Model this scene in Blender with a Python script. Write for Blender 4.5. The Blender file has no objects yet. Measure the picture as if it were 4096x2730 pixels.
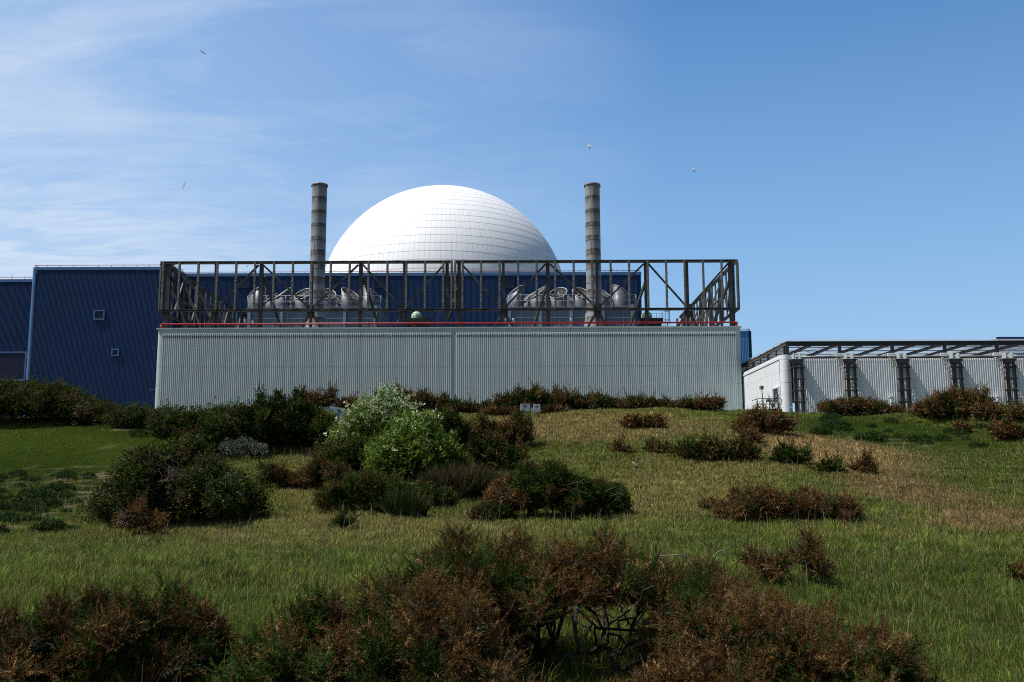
import bpy, math, random
import numpy as np
from mathutils import Vector, Matrix

R = math.radians
rng = np.random.default_rng(7)
random.seed(7)
scene = bpy.context.scene
COL = scene.collection

# ------------------------------------------------------------------ camera
FPX = 4096 * 35.0 / 36.0
TH, ROLL, EYE = R(8.21), R(0.2), Vector((0, 0, 1.65))
_r0, _u0, FW = Vector((1, 0, 0)), Vector((0, -math.sin(TH), math.cos(TH))), Vector((0, math.cos(TH), math.sin(TH)))
RT = _r0 * math.cos(ROLL) - _u0 * math.sin(ROLL)
UP = _u0 * math.cos(ROLL) + _r0 * math.sin(ROLL)
cam = bpy.data.cameras.new("camera")
cam.lens, cam.sensor_width, cam.clip_end, cam.clip_start = 35, 36, 12000, 0.1
camo = bpy.data.objects.new("camera", cam)
COL.objects.link(camo)
M = Matrix((RT, UP, -FW)).transposed().to_4x4()
M.translation = EYE
camo.matrix_world = M
scene.camera = camo


def ray(px, py):
    return RT * ((px - 2048) / FPX) + UP * ((1365 - py) / FPX) + FW


def P(px, py, Y):
    d = ray(px, py)
    return EYE + d * (Y / d.y)


def proj(x, y, z):
    """world (arrays) -> where it shows in the 4096 x 2730 frame; used to know which patch of slope a plant stands on"""
    q = np.stack([np.asarray(x, float), np.asarray(y, float), np.asarray(z, float) - EYE.z], -1)
    a, b, c = q @ np.array(RT), q @ np.array(UP), q @ np.array(FW)
    c = np.maximum(c, 0.05)
    return 2048 + FPX * a / c, 1365 - FPX * b / c


# ------------------------------------------------------------------ noise
_T = np.random.default_rng(3).random((64, 64, 16))


def vn(x, y, z=0.0, s=1.0):
    x, y, z = np.broadcast_arrays(np.asarray(x, float) / s, np.asarray(y, float) / s, np.asarray(z, float) / s)
    xi, yi, zi = np.floor(x).astype(int), np.floor(y).astype(int), np.floor(z).astype(int)
    fx, fy, fz = x - xi, y - yi, z - zi
    fx, fy, fz = fx * fx * (3 - 2 * fx), fy * fy * (3 - 2 * fy), fz * fz * (3 - 2 * fz)
    o = 0
    for dx in (0, 1):
        for dy in (0, 1):
            for dz in (0, 1):
                w = (fx if dx else 1 - fx) * (fy if dy else 1 - fy) * (fz if dz else 1 - fz)
                o = o + w * _T[(xi + dx) % 64, (yi + dy) % 64, (zi + dz) % 16]
    return o


# ------------------------------------------------------------------ terrain
_ky = [-60, -10, 0, 5, 8.5, 12, 16, 20, 25, 30, 36, 42, 46, 48.5, 52, 60, 75, 100, 6000]
_kz = [0.0, 0, 0, 0.0, 0.045, 0.135, 0.39, 0.64, 1.04, 1.70, 2.84, 4.14, 4.93, 5.2, 5.0, 4.3, 3.4, 3.2, 3.2]
_ty = np.arange(-60, 140, 0.1)
_k = np.exp(-np.linspace(-2, 2, 31) ** 2)
_tz = np.convolve(np.pad(np.interp(_ty, _ky, _kz), 15, mode="edge"), _k / _k.sum(), mode="valid")
_ax = [-60, -30, -24, -18, -6, 0, 8, 12.5, 16, 18.5, 23, 30, 60]
_az = [-0.1, -0.2, -0.18, 0.05, 0.06, -0.06, -0.06, -0.22, -0.30, -0.12, 0.1, 0.2, 0.2]


def tz(x, y):
    x, y = np.asarray(x, float), np.asarray(y, float)
    z = np.interp(y, _ty, _tz)
    w = np.clip((y - 25) / 20, 0, 1) * np.clip((75 - y) / 20, 0, 1)
    z = z + w * np.interp(x, _ax, _az)
    near = np.clip((70 - y) / 20, 0, 1) * np.clip((y + 20) / 20, 0, 1)
    b = (vn(x + 50, y + 50, 0, 7.0) - 0.5) * 0.30 + (vn(x + 9, y + 31, 3, 2.3) - 0.5) * 0.16 + (vn(x, y, 5, 0.8) - 0.5) * 0.05
    return z + near * b * np.clip(y / 14, 0.25, 1)


def G(px, py, ymax=49.0):
    d = ray(px, py)
    ys = np.arange(4, ymax, 0.04)
    t = ys / d.y
    hit = np.nonzero(EYE.z + d.z * t <= tz(d.x * t, ys))[0]
    y = ys[hit[0]] if len(hit) else ymax - 1.5
    x = d.x * y / d.y
    return Vector((x, y, float(tz(x, y))))


# ------------------------------------------------------------------ materials
def nodes(name):
    m = bpy.data.materials.new(name)
    m.use_nodes = True
    t = m.node_tree
    return m, t, t.nodes["Principled BSDF"], t.links


def mat(name, col, rough=0.6, metal=0.0, var=0.12, scale=1.5, bump=0.0, stain=None, streak=0.0):
    """painted / metal surface with noise wear; streak: vertical dirt runs; stain: colour the wear goes to"""
    m, t, b, L = nodes(name)
    tc = t.nodes.new("ShaderNodeTexCoord")
    n = t.nodes.new("ShaderNodeTexNoise")
    n.inputs["Scale"].default_value = scale
    n.inputs["Detail"].default_value = 8
    mp = t.nodes.new("ShaderNodeMapping")
    if streak:
        mp.inputs["Scale"].default_value = (4, 4, 0.12)
    L.new(tc.outputs["Object"], mp.inputs["Vector"])
    L.new(mp.outputs["Vector"], n.inputs["Vector"])
    cr = t.nodes.new("ShaderNodeValToRGB")
    cr.color_ramp.elements[0].position, cr.color_ramp.elements[1].position = 0.32, 0.72
    dark = stain or tuple(c * (1 - 2 * var) for c in col)
    cr.color_ramp.elements[0].color = (*dark, 1)
    cr.color_ramp.elements[1].color = (*[min(1, c * (1 + var)) for c in col], 1)
    L.new(n.outputs["Fac"], cr.inputs["Fac"])
    L.new(cr.outputs["Color"], b.inputs["Base Color"])
    b.inputs["Roughness"].default_value = rough
    b.inputs["Metallic"].default_value = metal
    if bump:
        bp = t.nodes.new("ShaderNodeBump")
        bp.inputs["Strength"].default_value = bump
        L.new(n.outputs["Fac"], bp.inputs["Height"])
        L.new(bp.outputs["Normal"], b.inputs["Normal"])
    return m


def attr_mat(name, rough=0.7, trans=0.0, spec=0.3):
    """plants: every leaf, needle or blade has its own colour in the mesh attribute Col"""
    m, t, b, L = nodes(name)
    a = t.nodes.new("ShaderNodeAttribute")
    a.attribute_name = "Col"
    L.new(a.outputs["Color"], b.inputs["Base Color"])
    b.inputs["Roughness"].default_value = rough
    b.inputs["Specular IOR Level"].default_value = spec
    if trans:
        tr = t.nodes.new("ShaderNodeBsdfTranslucent")
        L.new(a.outputs["Color"], tr.inputs["Color"])
        mx = t.nodes.new("ShaderNodeMixShader")
        mx.inputs[0].default_value = trans
        L.new(b.outputs[0], mx.inputs[1])
        L.new(tr.outputs[0], mx.inputs[2])
        L.new(mx.outputs[0], t.nodes["Material Output"].inputs["Surface"])
    return m


GREY = mat("grey_cladding", (0.43, 0.49, 0.49), 0.6, var=0.10, scale=0.8, streak=1)
COPING = mat("coping_metal", (0.42, 0.48, 0.48), 0.5, var=0.10, scale=0.6)
WHITE = mat("white_cladding", (0.70, 0.73, 0.74), 0.55, var=0.06, scale=0.6, streak=1)
BLUE = mat("blue_cladding", (0.010, 0.035, 0.108), 0.5, var=0.14, scale=1.2, streak=1)
BLUE_TRIM = mat("blue_trim", (0.055, 0.15, 0.32), 0.45, var=0.08, scale=0.5)
LOUVRE = mat("dark_blue_louvre", (0.012, 0.02, 0.07), 0.6, var=0.2)
STEEL = mat("weathered_steel", (0.062, 0.063, 0.058), 0.6, 0.2, var=0.22, scale=1.1)
STEEL_PALE = mat("galvanised_mullion", (0.17, 0.165, 0.14), 0.6, 0.2, var=0.22, scale=1.3)
CLIP = mat("zinc_clip", (0.30, 0.34, 0.36), 0.5, 0.3)
RUSTY = mat("rust_brown_steel", (0.11, 0.085, 0.062), 0.7, 0.1, var=0.25, scale=2.0)
RED = mat("red_paint", (0.42, 0.008, 0.014), 0.35, var=0.08, scale=2)
RED_OLD = mat("faded_red_paint", (0.30, 0.05, 0.04), 0.6, var=0.2, scale=3)
DARK = mat("dark_steel", (0.035, 0.037, 0.042), 0.5, 0.2, var=0.2, scale=1.5)
BLACK = mat("black_rubber", (0.008, 0.008, 0.009), 0.7, var=0.2)
RAIL = mat("galvanised_rail", (0.34, 0.35, 0.35), 0.45, 0.4)
CASING = mat("steel_blue_casing", (0.105, 0.15, 0.20), 0.5, 0.1, var=0.08)
CASING_LT = mat("pale_blue_post", (0.22, 0.30, 0.38), 0.5, 0.1, var=0.08)
MOUTH_SHADE = mat("cowl_mouth_shade", (0.035, 0.036, 0.04), 0.8, var=0.2)  # cowl insides coloured dark for the shade within the mouths
COWLM = mat("dull_zinc_cowl", (0.13, 0.145, 0.17), 0.5, 0.2, var=0.14, scale=0.9)
RIM = mat("pale_zinc_rim", (0.40, 0.40, 0.385), 0.5, 0.2)
PALEGREEN = mat("pale_green_paint", (0.42, 0.56, 0.40), 0.5, var=0.05)
LAMPW = mat("white_lamp_case", (0.78, 0.76, 0.66), 0.4, var=0.03)
PIPE = mat("pale_insulated_pipe", (0.46, 0.43, 0.37), 0.6, 0.1, var=0.12)
TRAY = mat("brown_cable_tray", (0.16, 0.13, 0.10), 0.6, 0.2, var=0.2)
ROOFM = mat("roof_felt", (0.16, 0.16, 0.16), 0.9, var=0.15, scale=0.4)
BLUE_SUNLIT = mat("sunlit_blue_cladding", (0.09, 0.25, 0.50), 0.45, var=0.1, scale=1.0, streak=1)  # blue cladding lightened: sun on the ribs put into the colour
PIPE_DK = mat("grey_roof_pipe", (0.20, 0.20, 0.195), 0.5, 0.2, var=0.1)
SIGNW = mat("sign_white", (0.70, 0.74, 0.78), 0.4, var=0.02)
SIGNR = mat("sign_red", (0.22, 0.02, 0.06), 0.5)
SIGNK = mat("sign_black", (0.02, 0.02, 0.03), 0.5)
WOOD = mat("dead_wood", (0.19, 0.165, 0.135), 0.85, var=0.25, scale=6, bump=0.3)
BARK = mat("gorse_bark", (0.050, 0.038, 0.028), 0.9, var=0.4, scale=14, bump=0.6)
NEEDLE = attr_mat("gorse_needles", 0.9, 0.0, 0.0)
LEAF = attr_mat("shrub_leaf", 0.7, 0.25, 0.04)
BLADE = attr_mat("grass_blade", 0.8, 0.25, 0.0)
FEATHER = attr_mat("feathers", 0.7, 0.15, 0.2)


def dome_material():
    m, t, b, L = nodes("white_dome_panels")
    n = t.nodes.new("ShaderNodeTexNoise")
    n.inputs["Scale"].default_value = 0.25
    n.inputs["Detail"].default_value = 6
    tc = t.nodes.new("ShaderNodeTexCoord")
    L.new(tc.outputs["Object"], n.inputs["Vector"])
    cr = t.nodes.new("ShaderNodeValToRGB")
    cr.color_ramp.elements[0].color = (0.83, 0.84, 0.845, 1)
    cr.color_ramp.elements[1].color = (0.88, 0.885, 0.885, 1)
    L.new(n.outputs["Fac"], cr.inputs["Fac"])
    a = t.nodes.new("ShaderNodeAttribute")
    a.attribute_name = "Col"
    mx = t.nodes.new("ShaderNodeMix")
    mx.data_type = "RGBA"
    mx.blend_type = "MULTIPLY"
    mx.inputs["Factor"].default_value = 1
    L.new(cr.outputs["Color"], mx.inputs["A"])
    L.new(a.outputs["Color"], mx.inputs["B"])
    L.new(mx.outputs["Result"], b.inputs["Base Color"])
    b.inputs["Roughness"].default_value = 0.6
    return m


def chimney_material():
    """stainless sections with brown heat stains that run down from each flange"""
    m, t, b, L = nodes("stained_stainless")
    tc = t.nodes.new("ShaderNodeTexCoord")
    sx = t.nodes.new("ShaderNodeSeparateXYZ")
    L.new(tc.outputs["Object"], sx.inputs[0])
    fr = t.nodes.new("ShaderNodeMath")
    fr.operation = "FRACT"
    dv = t.nodes.new("ShaderNodeMath")
    dv.operation = "DIVIDE"
    dv.inputs[1].default_value = 2.0
    L.new(sx.outputs["Z"], dv.inputs[0])
    L.new(dv.outputs[0], fr.inputs[0])
    n = t.nodes.new("ShaderNodeTexNoise")
    n.inputs["Scale"].default_value = 1.3
    n.inputs["Detail"].default_value = 6
    mp = t.nodes.new("ShaderNodeMapping")
    mp.inputs["Scale"].default_value = (1.6, 1.6, 0.35)
    L.new(tc.outputs["Object"], mp.inputs["Vector"])
    L.new(mp.outputs["Vector"], n.inputs["Vector"])
    pw = t.nodes.new("ShaderNodeMath")
    pw.operation = "POWER"
    pw.inputs[1].default_value = 2.2
    L.new(fr.outputs[0], pw.inputs[0])
    ml = t.nodes.new("ShaderNodeMath")
    ml.operation = "MULTIPLY"
    L.new(pw.outputs[0], ml.inputs[0])
    cr0 = t.nodes.new("ShaderNodeValToRGB")
    cr0.color_ramp.elements[0].position, cr0.color_ramp.elements[1].position = 0.34, 0.58
    L.new(n.outputs["Fac"], cr0.inputs["Fac"])
    L.new(cr0.outputs["Color"], ml.inputs[1])
    cr = t.nodes.new("ShaderNodeValToRGB")
    cr.color_ramp.elements[0].color = (0.25, 0.27, 0.285, 1)
    e = cr.color_ramp.elements.new(0.35)
    e.color = (0.16, 0.135, 0.115, 1)
    cr.color_ramp.elements[-1].color = (0.035, 0.02, 0.014, 1)
    L.new(ml.outputs[0], cr.inputs["Fac"])
    L.new(cr.outputs["Color"], b.inputs["Base Color"])
    b.inputs["Metallic"].default_value = 0.1
    b.inputs["Roughness"].default_value = 0.55
    return m


def netting_material():
    """fine pale netting: half open, half wire"""
    m, t, b, L = nodes("pale_netting")
    b.inputs["Base Color"].default_value = (0.75, 0.78, 0.80, 1)
    b.inputs["Roughness"].default_value = 0.7
    tc = t.nodes.new("ShaderNodeTexCoord")
    w = t.nodes.new("ShaderNodeTexWave")
    w.inputs["Scale"].default_value = 1.6
    w.inputs["Distortion"].default_value = 0.4
    L.new(tc.outputs["Object"], w.inputs["Vector"])
    rp = t.nodes.new("ShaderNodeMapRange")
    rp.inputs["To Min"].default_value, rp.inputs["To Max"].default_value = 0.42, 0.66
    L.new(w.outputs["Fac"], rp.inputs["Value"])
    tl = t.nodes.new("ShaderNodeBsdfTranslucent")
    tl.inputs["Color"].default_value = (0.6, 0.64, 0.68, 1)
    m1 = t.nodes.new("ShaderNodeMixShader")
    m1.inputs[0].default_value = 0.35
    L.new(b.outputs[0], m1.inputs[1])
    L.new(tl.outputs[0], m1.inputs[2])
    tr = t.nodes.new("ShaderNodeBsdfTransparent")
    m2 = t.nodes.new("ShaderNodeMixShader")
    L.new(rp.outputs["Result"], m2.inputs[0])
    L.new(tr.outputs[0], m2.inputs[1])
    L.new(m1.outputs[0], m2.inputs[2])
    L.new(m2.outputs[0], t.nodes["Material Output"].inputs["Surface"])
    return m


for _m in (BLUE, GREY, WHITE, BLUE_SUNLIT):
    _m.node_tree.nodes["Principled BSDF"].inputs["Specular IOR Level"].default_value = 0.18
DOME, CHIM, NET = dome_material(), chimney_material(), netting_material()

# ------------------------------------------------------------------ scene graph helpers
ORG = {}


def tag(o, label=None, cat=None, group=None, kind=None):
    for k, v in (("label", label), ("category", cat), ("group", group), ("kind", kind)):
        if v:
            o[k] = v
    return o


def thing(name, loc, label, cat, group=None):
    o = bpy.data.objects.new(name, None)
    o.empty_display_size = 0.3
    o.location = loc
    COL.objects.link(o)
    ORG[o.name] = Vector(loc)
    return tag(o, label, cat, group)


def dup(root, loc, label, rz=0.0, sc=1.0):
    c = root.copy()
    COL.objects.link(c)
    c.location, c.rotation_euler.z, c.scale = loc, rz, (sc, sc, sc)
    c["label"] = label
    ORG[c.name] = Vector(loc)
    for ch in list(root.children):
        k = ch.copy()
        COL.objects.link(k)
        k.parent = c
        for g in list(ch.children):
            q = g.copy()
            COL.objects.link(q)
            q.parent = k
    return c


def link(name, me, parent=None, org=None):
    o = bpy.data.objects.new(name, me)
    COL.objects.link(o)
    if parent is not None:
        o.parent = parent
        ORG[o.name] = ORG[parent.name]
    else:
        o.location = org if org is not None else (0, 0, 0)
        ORG[o.name] = Vector(o.location)
    return o


class MB:
    def __init__(s):
        s.v, s.f, s.m, s.s = [], [], [], []

    def add(s, vs, fs, m=0, smooth=False):
        b = len(s.v)
        s.v += [tuple(v) for v in vs]
        for f in fs:
            s.f.append([b + i for i in f])
            s.m.append(m)
            s.s.append(smooth)
        return s

    def box(s, x0, x1, y0, y1, z0, z1, m=0):
        v = [(x, y, z) for z in (z0, z1) for y in (y0, y1) for x in (x0, x1)]
        return s.add(v, [(0, 2, 3, 1), (4, 5, 7, 6), (0, 1, 5, 4), (2, 6, 7, 3), (0, 4, 6, 2), (1, 3, 7, 5)], m)

    def beam(s, a, b, w, h, up=(0, 0, 1), m=0):
        a, b = Vector(a), Vector(b)
        d = (b - a).normalized()
        up = Vector(up)
        if abs(d.dot(up)) > 0.98:
            up = Vector((0, 1, 0))
        x = d.cross(up).normalized()
        y = x.cross(d).normalized()
        v = [p + x * (i * w / 2) + y * (j * h / 2) for p in (a, b) for i, j in ((-1, -1), (1, -1), (1, 1), (-1, 1))]
        return s.add(v, [(0, 1, 2, 3), (7, 6, 5, 4), (0, 4, 5, 1), (1, 5, 6, 2), (2, 6, 7, 3), (3, 7, 4, 0)], m)

    def ibeam(s, a, b, w, h, up=(0, 0, 1), t=0.045, m=0):
        """H section: two flanges w wide, h apart, and a web"""
        a, b = Vector(a), Vector(b)
        d = (b - a).normalized()
        u = Vector(up)
        if abs(d.dot(u)) > 0.98:
            u = Vector((0, 1, 0))
        x = d.cross(u).normalized()
        y = x.cross(d).normalized()
        s.beam(a + y * (h / 2 - t / 2), b + y * (h / 2 - t / 2), w, t, up, m)
        s.beam(a - y * (h / 2 - t / 2), b - y * (h / 2 - t / 2), w, t, up, m)
        return s.beam(a, b, t, h - 2 * t - 0.002, up, m)

    def tube(s, pts, r, n=8, m=0, taper=None):
        pts = [Vector(p) for p in pts]
        k = len(pts)
        rs = [r if taper is None else r + (taper - r) * i / (k - 1) for i in range(k)]
        ref = None
        vs = []
        for i, p in enumerate(pts):
            d = (pts[min(i + 1, k - 1)] - pts[max(i - 1, 0)]).normalized()
            if ref is None:
                ref = d.cross(Vector((0.13, 0.2, 1)) if abs(d.z) < 0.95 else Vector((0, 1, 0))).normalized()
            x = (ref - d * ref.dot(d)).normalized()
            ref = x
            y = d.cross(x)
            vs += [p + (x * math.cos(2 * math.pi * j / n) + y * math.sin(2 * math.pi * j / n)) * rs[i] for j in range(n)]
        fs = [(i * n + j, i * n + (j + 1) % n, (i + 1) * n + (j + 1) % n, (i + 1) * n + j) for i in range(k - 1) for j in range(n)]
        s.add(vs, fs, m, n > 5)
        b = len(s.v) - len(vs)
        for ring in (range(n - 1, -1, -1), range((k - 1) * n, k * n)):
            s.f.append([b + i for i in ring])
            s.m.append(m)
            s.s.append(False)
        return s

    def lathe(s, prof, c, n=32, m=0, a0=0.0, a1=2 * math.pi, smooth=True):
        full = abs(a1 - a0 - 2 * math.pi) < 1e-6
        k = n if full else n + 1
        vs = [(c[0] + r * math.cos(a0 + (a1 - a0) * j / n), c[1] + r * math.sin(a0 + (a1 - a0) * j / n), z) for r, z in prof for j in range(k)]
        fs = [(i * k + j, i * k + (j + 1) % k, (i + 1) * k + (j + 1) % k, (i + 1) * k + j) for i in range(len(prof) - 1) for j in range(n)]
        return s.add(vs, fs, m, smooth)

    def build(s, name, mats, parent=None, org=None):
        me = bpy.data.meshes.new(name)
        o0 = ORG[parent.name] if parent is not None else Vector(org or (0, 0, 0))
        me.from_pydata([(v[0] - o0.x, v[1] - o0.y, v[2] - o0.z) for v in s.v], [], s.f)
        for m in mats if isinstance(mats, (list, tuple)) else [mats]:
            me.materials.append(m)
        me.polygons.foreach_set("material_index", s.m)
        me.polygons.foreach_set("use_smooth", s.s)
        me.update()
        return link(name, me, parent, org)


def np_mesh(name, v, f, col, m, smooth=False):
    """v (n,3), f (k,3|4), col (n,3) -> mesh with the point colour attribute Col"""
    me = bpy.data.meshes.new(name)
    k = f.shape[1]
    me.vertices.add(len(v))
    me.vertices.foreach_set("co", np.ascontiguousarray(v, dtype=np.float32).ravel())
    me.loops.add(f.size)
    me.loops.foreach_set("vertex_index", np.ascontiguousarray(f, dtype=np.int32).ravel())
    me.polygons.add(len(f))
    me.polygons.foreach_set("loop_start", np.arange(0, f.size, k, dtype=np.int32))
    if smooth:
        me.polygons.foreach_set("use_smooth", np.ones(len(f), dtype=bool))
    a = me.attributes.new("Col", "FLOAT_COLOR", "POINT")
    a.data.foreach_set("color", np.concatenate([col, np.ones((len(col), 1))], 1).astype(np.float32).ravel())
    me.materials.append(m)
    me.update(calc_edges=True)
    return me


# ------------------------------------------------------------------ ribbed cladding
def ribs(mb, x0, x1, z0, z1, y, pitch, d, tiers=(), cap=True, m=0, flare=2.0, holes=()):
    """vertical trapezoid ribs standing proud of the plane y towards -y; a lap joint at each tier height"""
    n = max(1, round((x1 - x0) / pitch))
    p = (x1 - x0) / n
    prof = [(0.0, 0), (0.34, 0), (0.64, 1), (0.86, 1)]
    xs = np.array([x0 + (i + a) * p for i in range(n) for a, _ in prof] + [x1])
    ds = np.array([b for i in range(n) for _, b in prof] + [0.0])
    lv = sorted([z0, *[t for t in tiers if z0 < t < z1], z1])
    for i in range(len(lv) - 1):
        off = 0.006 * (i % 2)
        last = i == len(lv) - 2
        rows = [(lv[i], d)]
        if last and cap:
            rows += [(lv[i + 1] - 0.62, d), (lv[i + 1] - 0.13, d * flare), (lv[i + 1], 0.002)]
        else:
            rows += [(lv[i + 1] - 0.006, d)]
        vs = [(x, y - off - dd * k, z) for z, k in rows for x, dd in zip(xs, ds)]
        w = len(xs)
        mb.add(vs, [(r * w + j, r * w + j + 1, (r + 1) * w + j + 1, (r + 1) * w + j) for r in range(len(rows) - 1) for j in range(w - 1)], m)
    return mb


def railing(root, pts, step, r, h, mt, name="railing", rp=None):
    """tube rail along pts with a post every step metres; posts are sub-parts of the rail"""
    rail = MB().tube(pts, r, 10).build(name, mt, root)
    for k in range(len(pts) - 1):
        a, b = Vector(pts[k]), Vector(pts[k + 1])
        n = max(1, int((b - a).length / step))
        for i in range(n + (1 if k == len(pts) - 2 else 0)):
            q = a.lerp(b, (i + 0.02) / n)
            MB().tube([q - Vector((0, 0, h)), q - Vector((0, 0, r * 0.6))], rp or r * 0.7, 6).build("post", mt, rail)
    return rail

# ================================================================== BUILDINGS
Z0 = 2.4                       # level of the works yard behind the ridge
YG = 130.0                     # front of the grey ribbed building
gx0, gx1 = P(628, 1312, YG).x, P(2964, 1305, YG).x
gz = P(1800, 1309, YG).z
grey = thing("ribbed_building", ((gx0 + gx1) / 2, YG, Z0), "long grey building with vertical white ribs and a thick red rail along its roof edge", "building")
xm0, xm1 = P(1806, 1400, YG).x, P(1823, 1400, YG).x
rb = 0.72
tiers = [P(2048, y, YG).z for y in (1616, 1536, 1464, 1384, 1340)]
for a, b in ((gx0 + rb, xm0), (xm1, gx1 - rb)):
    ribs(MB(), a, b, Z0, gz - 0.72, YG, 0.2513, 0.034, tiers).build("ribbed_cladding", GREY, grey)
MB().box(xm0, xm1, YG + 0.02, YG + 0.2, Z0, gz - 0.72).box(xm0 + 0.2, xm0 + 0.235, YG - 0.01, YG + 0.018, Z0, gz - 0.72).build("joint_strip", GREY, grey)
MB().box(gx0 + rb, gx1 - rb, YG - 0.012, YG + 0.2, gz - 0.718, gz - 0.2).build("fascia", GREY, grey)
for sx, cx, a0 in ((-1, gx0 + rb, math.pi), (1, gx1 - rb, 1.5 * math.pi)):
    mb = MB()
    zz = [Z0, *sorted(P(2048, y, YG).z for y in (1616, 1537, 1463, 1384)), gz - 0.2]
    for i in range(len(zz) - 1):
        mb.lathe([(rb + 0.012 * (i % 2), zz[i] + 0.004), (rb + 0.012 * (i % 2), zz[i + 1] - 0.02)], (cx, YG + rb), 12, 0, a0, a0 + math.pi / 2)
    mb.build("corner_column", GREY, grey)
for a, b in ((gx0 - 0.03, gx0 + 0.2), (gx1 - 0.2, gx1 + 0.03)):
    MB().box(a, b, YG + rb, 178, Z0, gz - 0.2).build("side_wall", GREY, grey)
mb = MB()
n = 26
for i in range(n):
    a, b = gx0 - 0.06 + (gx1 - gx0 + 0.12) * i / n, gx0 - 0.06 + (gx1 - gx0 + 0.12) * (i + 1) / n
    mb.box(a + 0.012, b - 0.012, YG - 0.07, YG + 0.5, gz - 0.198, gz)
mb.box(gx0 - 0.06, gx0 + 0.4, YG + 0.502, 178, gz - 0.198, gz).box(gx1 - 0.4, gx1 + 0.06, YG + 0.502, 178, gz - 0.198, gz)
mb.build("coping", COPING, grey)
MB().box(gx0 + 0.41, gx1 - 0.41, YG + 0.51, 178, gz - 0.9, gz - 0.75).build("roof", ROOFM, grey)
zr = P(1800, 1293.5, YG).z
railing(grey, [(gx0 + 0.5, YG + 8, zr), (gx0 + 0.3, YG + 0.5, zr), (gx0 + 0.5, YG + 0.12, zr), (gx1 - 0.6, YG + 0.12, zr), (gx1 - 0.35, YG + 0.5, zr), (gx1 - 0.5, YG + 8, zr)], 3.0, 0.115, 0.62, RED, rp=0.07)

# ---- steel frames on the grey building
YF = 131.0
zt0, zt1, zb0, zb1 = [P(1800, y, YF).z for y in (1043.5, 1054, 1235.5, 1245)]
FX = lambda px, y=1050: P(px, y, YF).x


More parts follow.
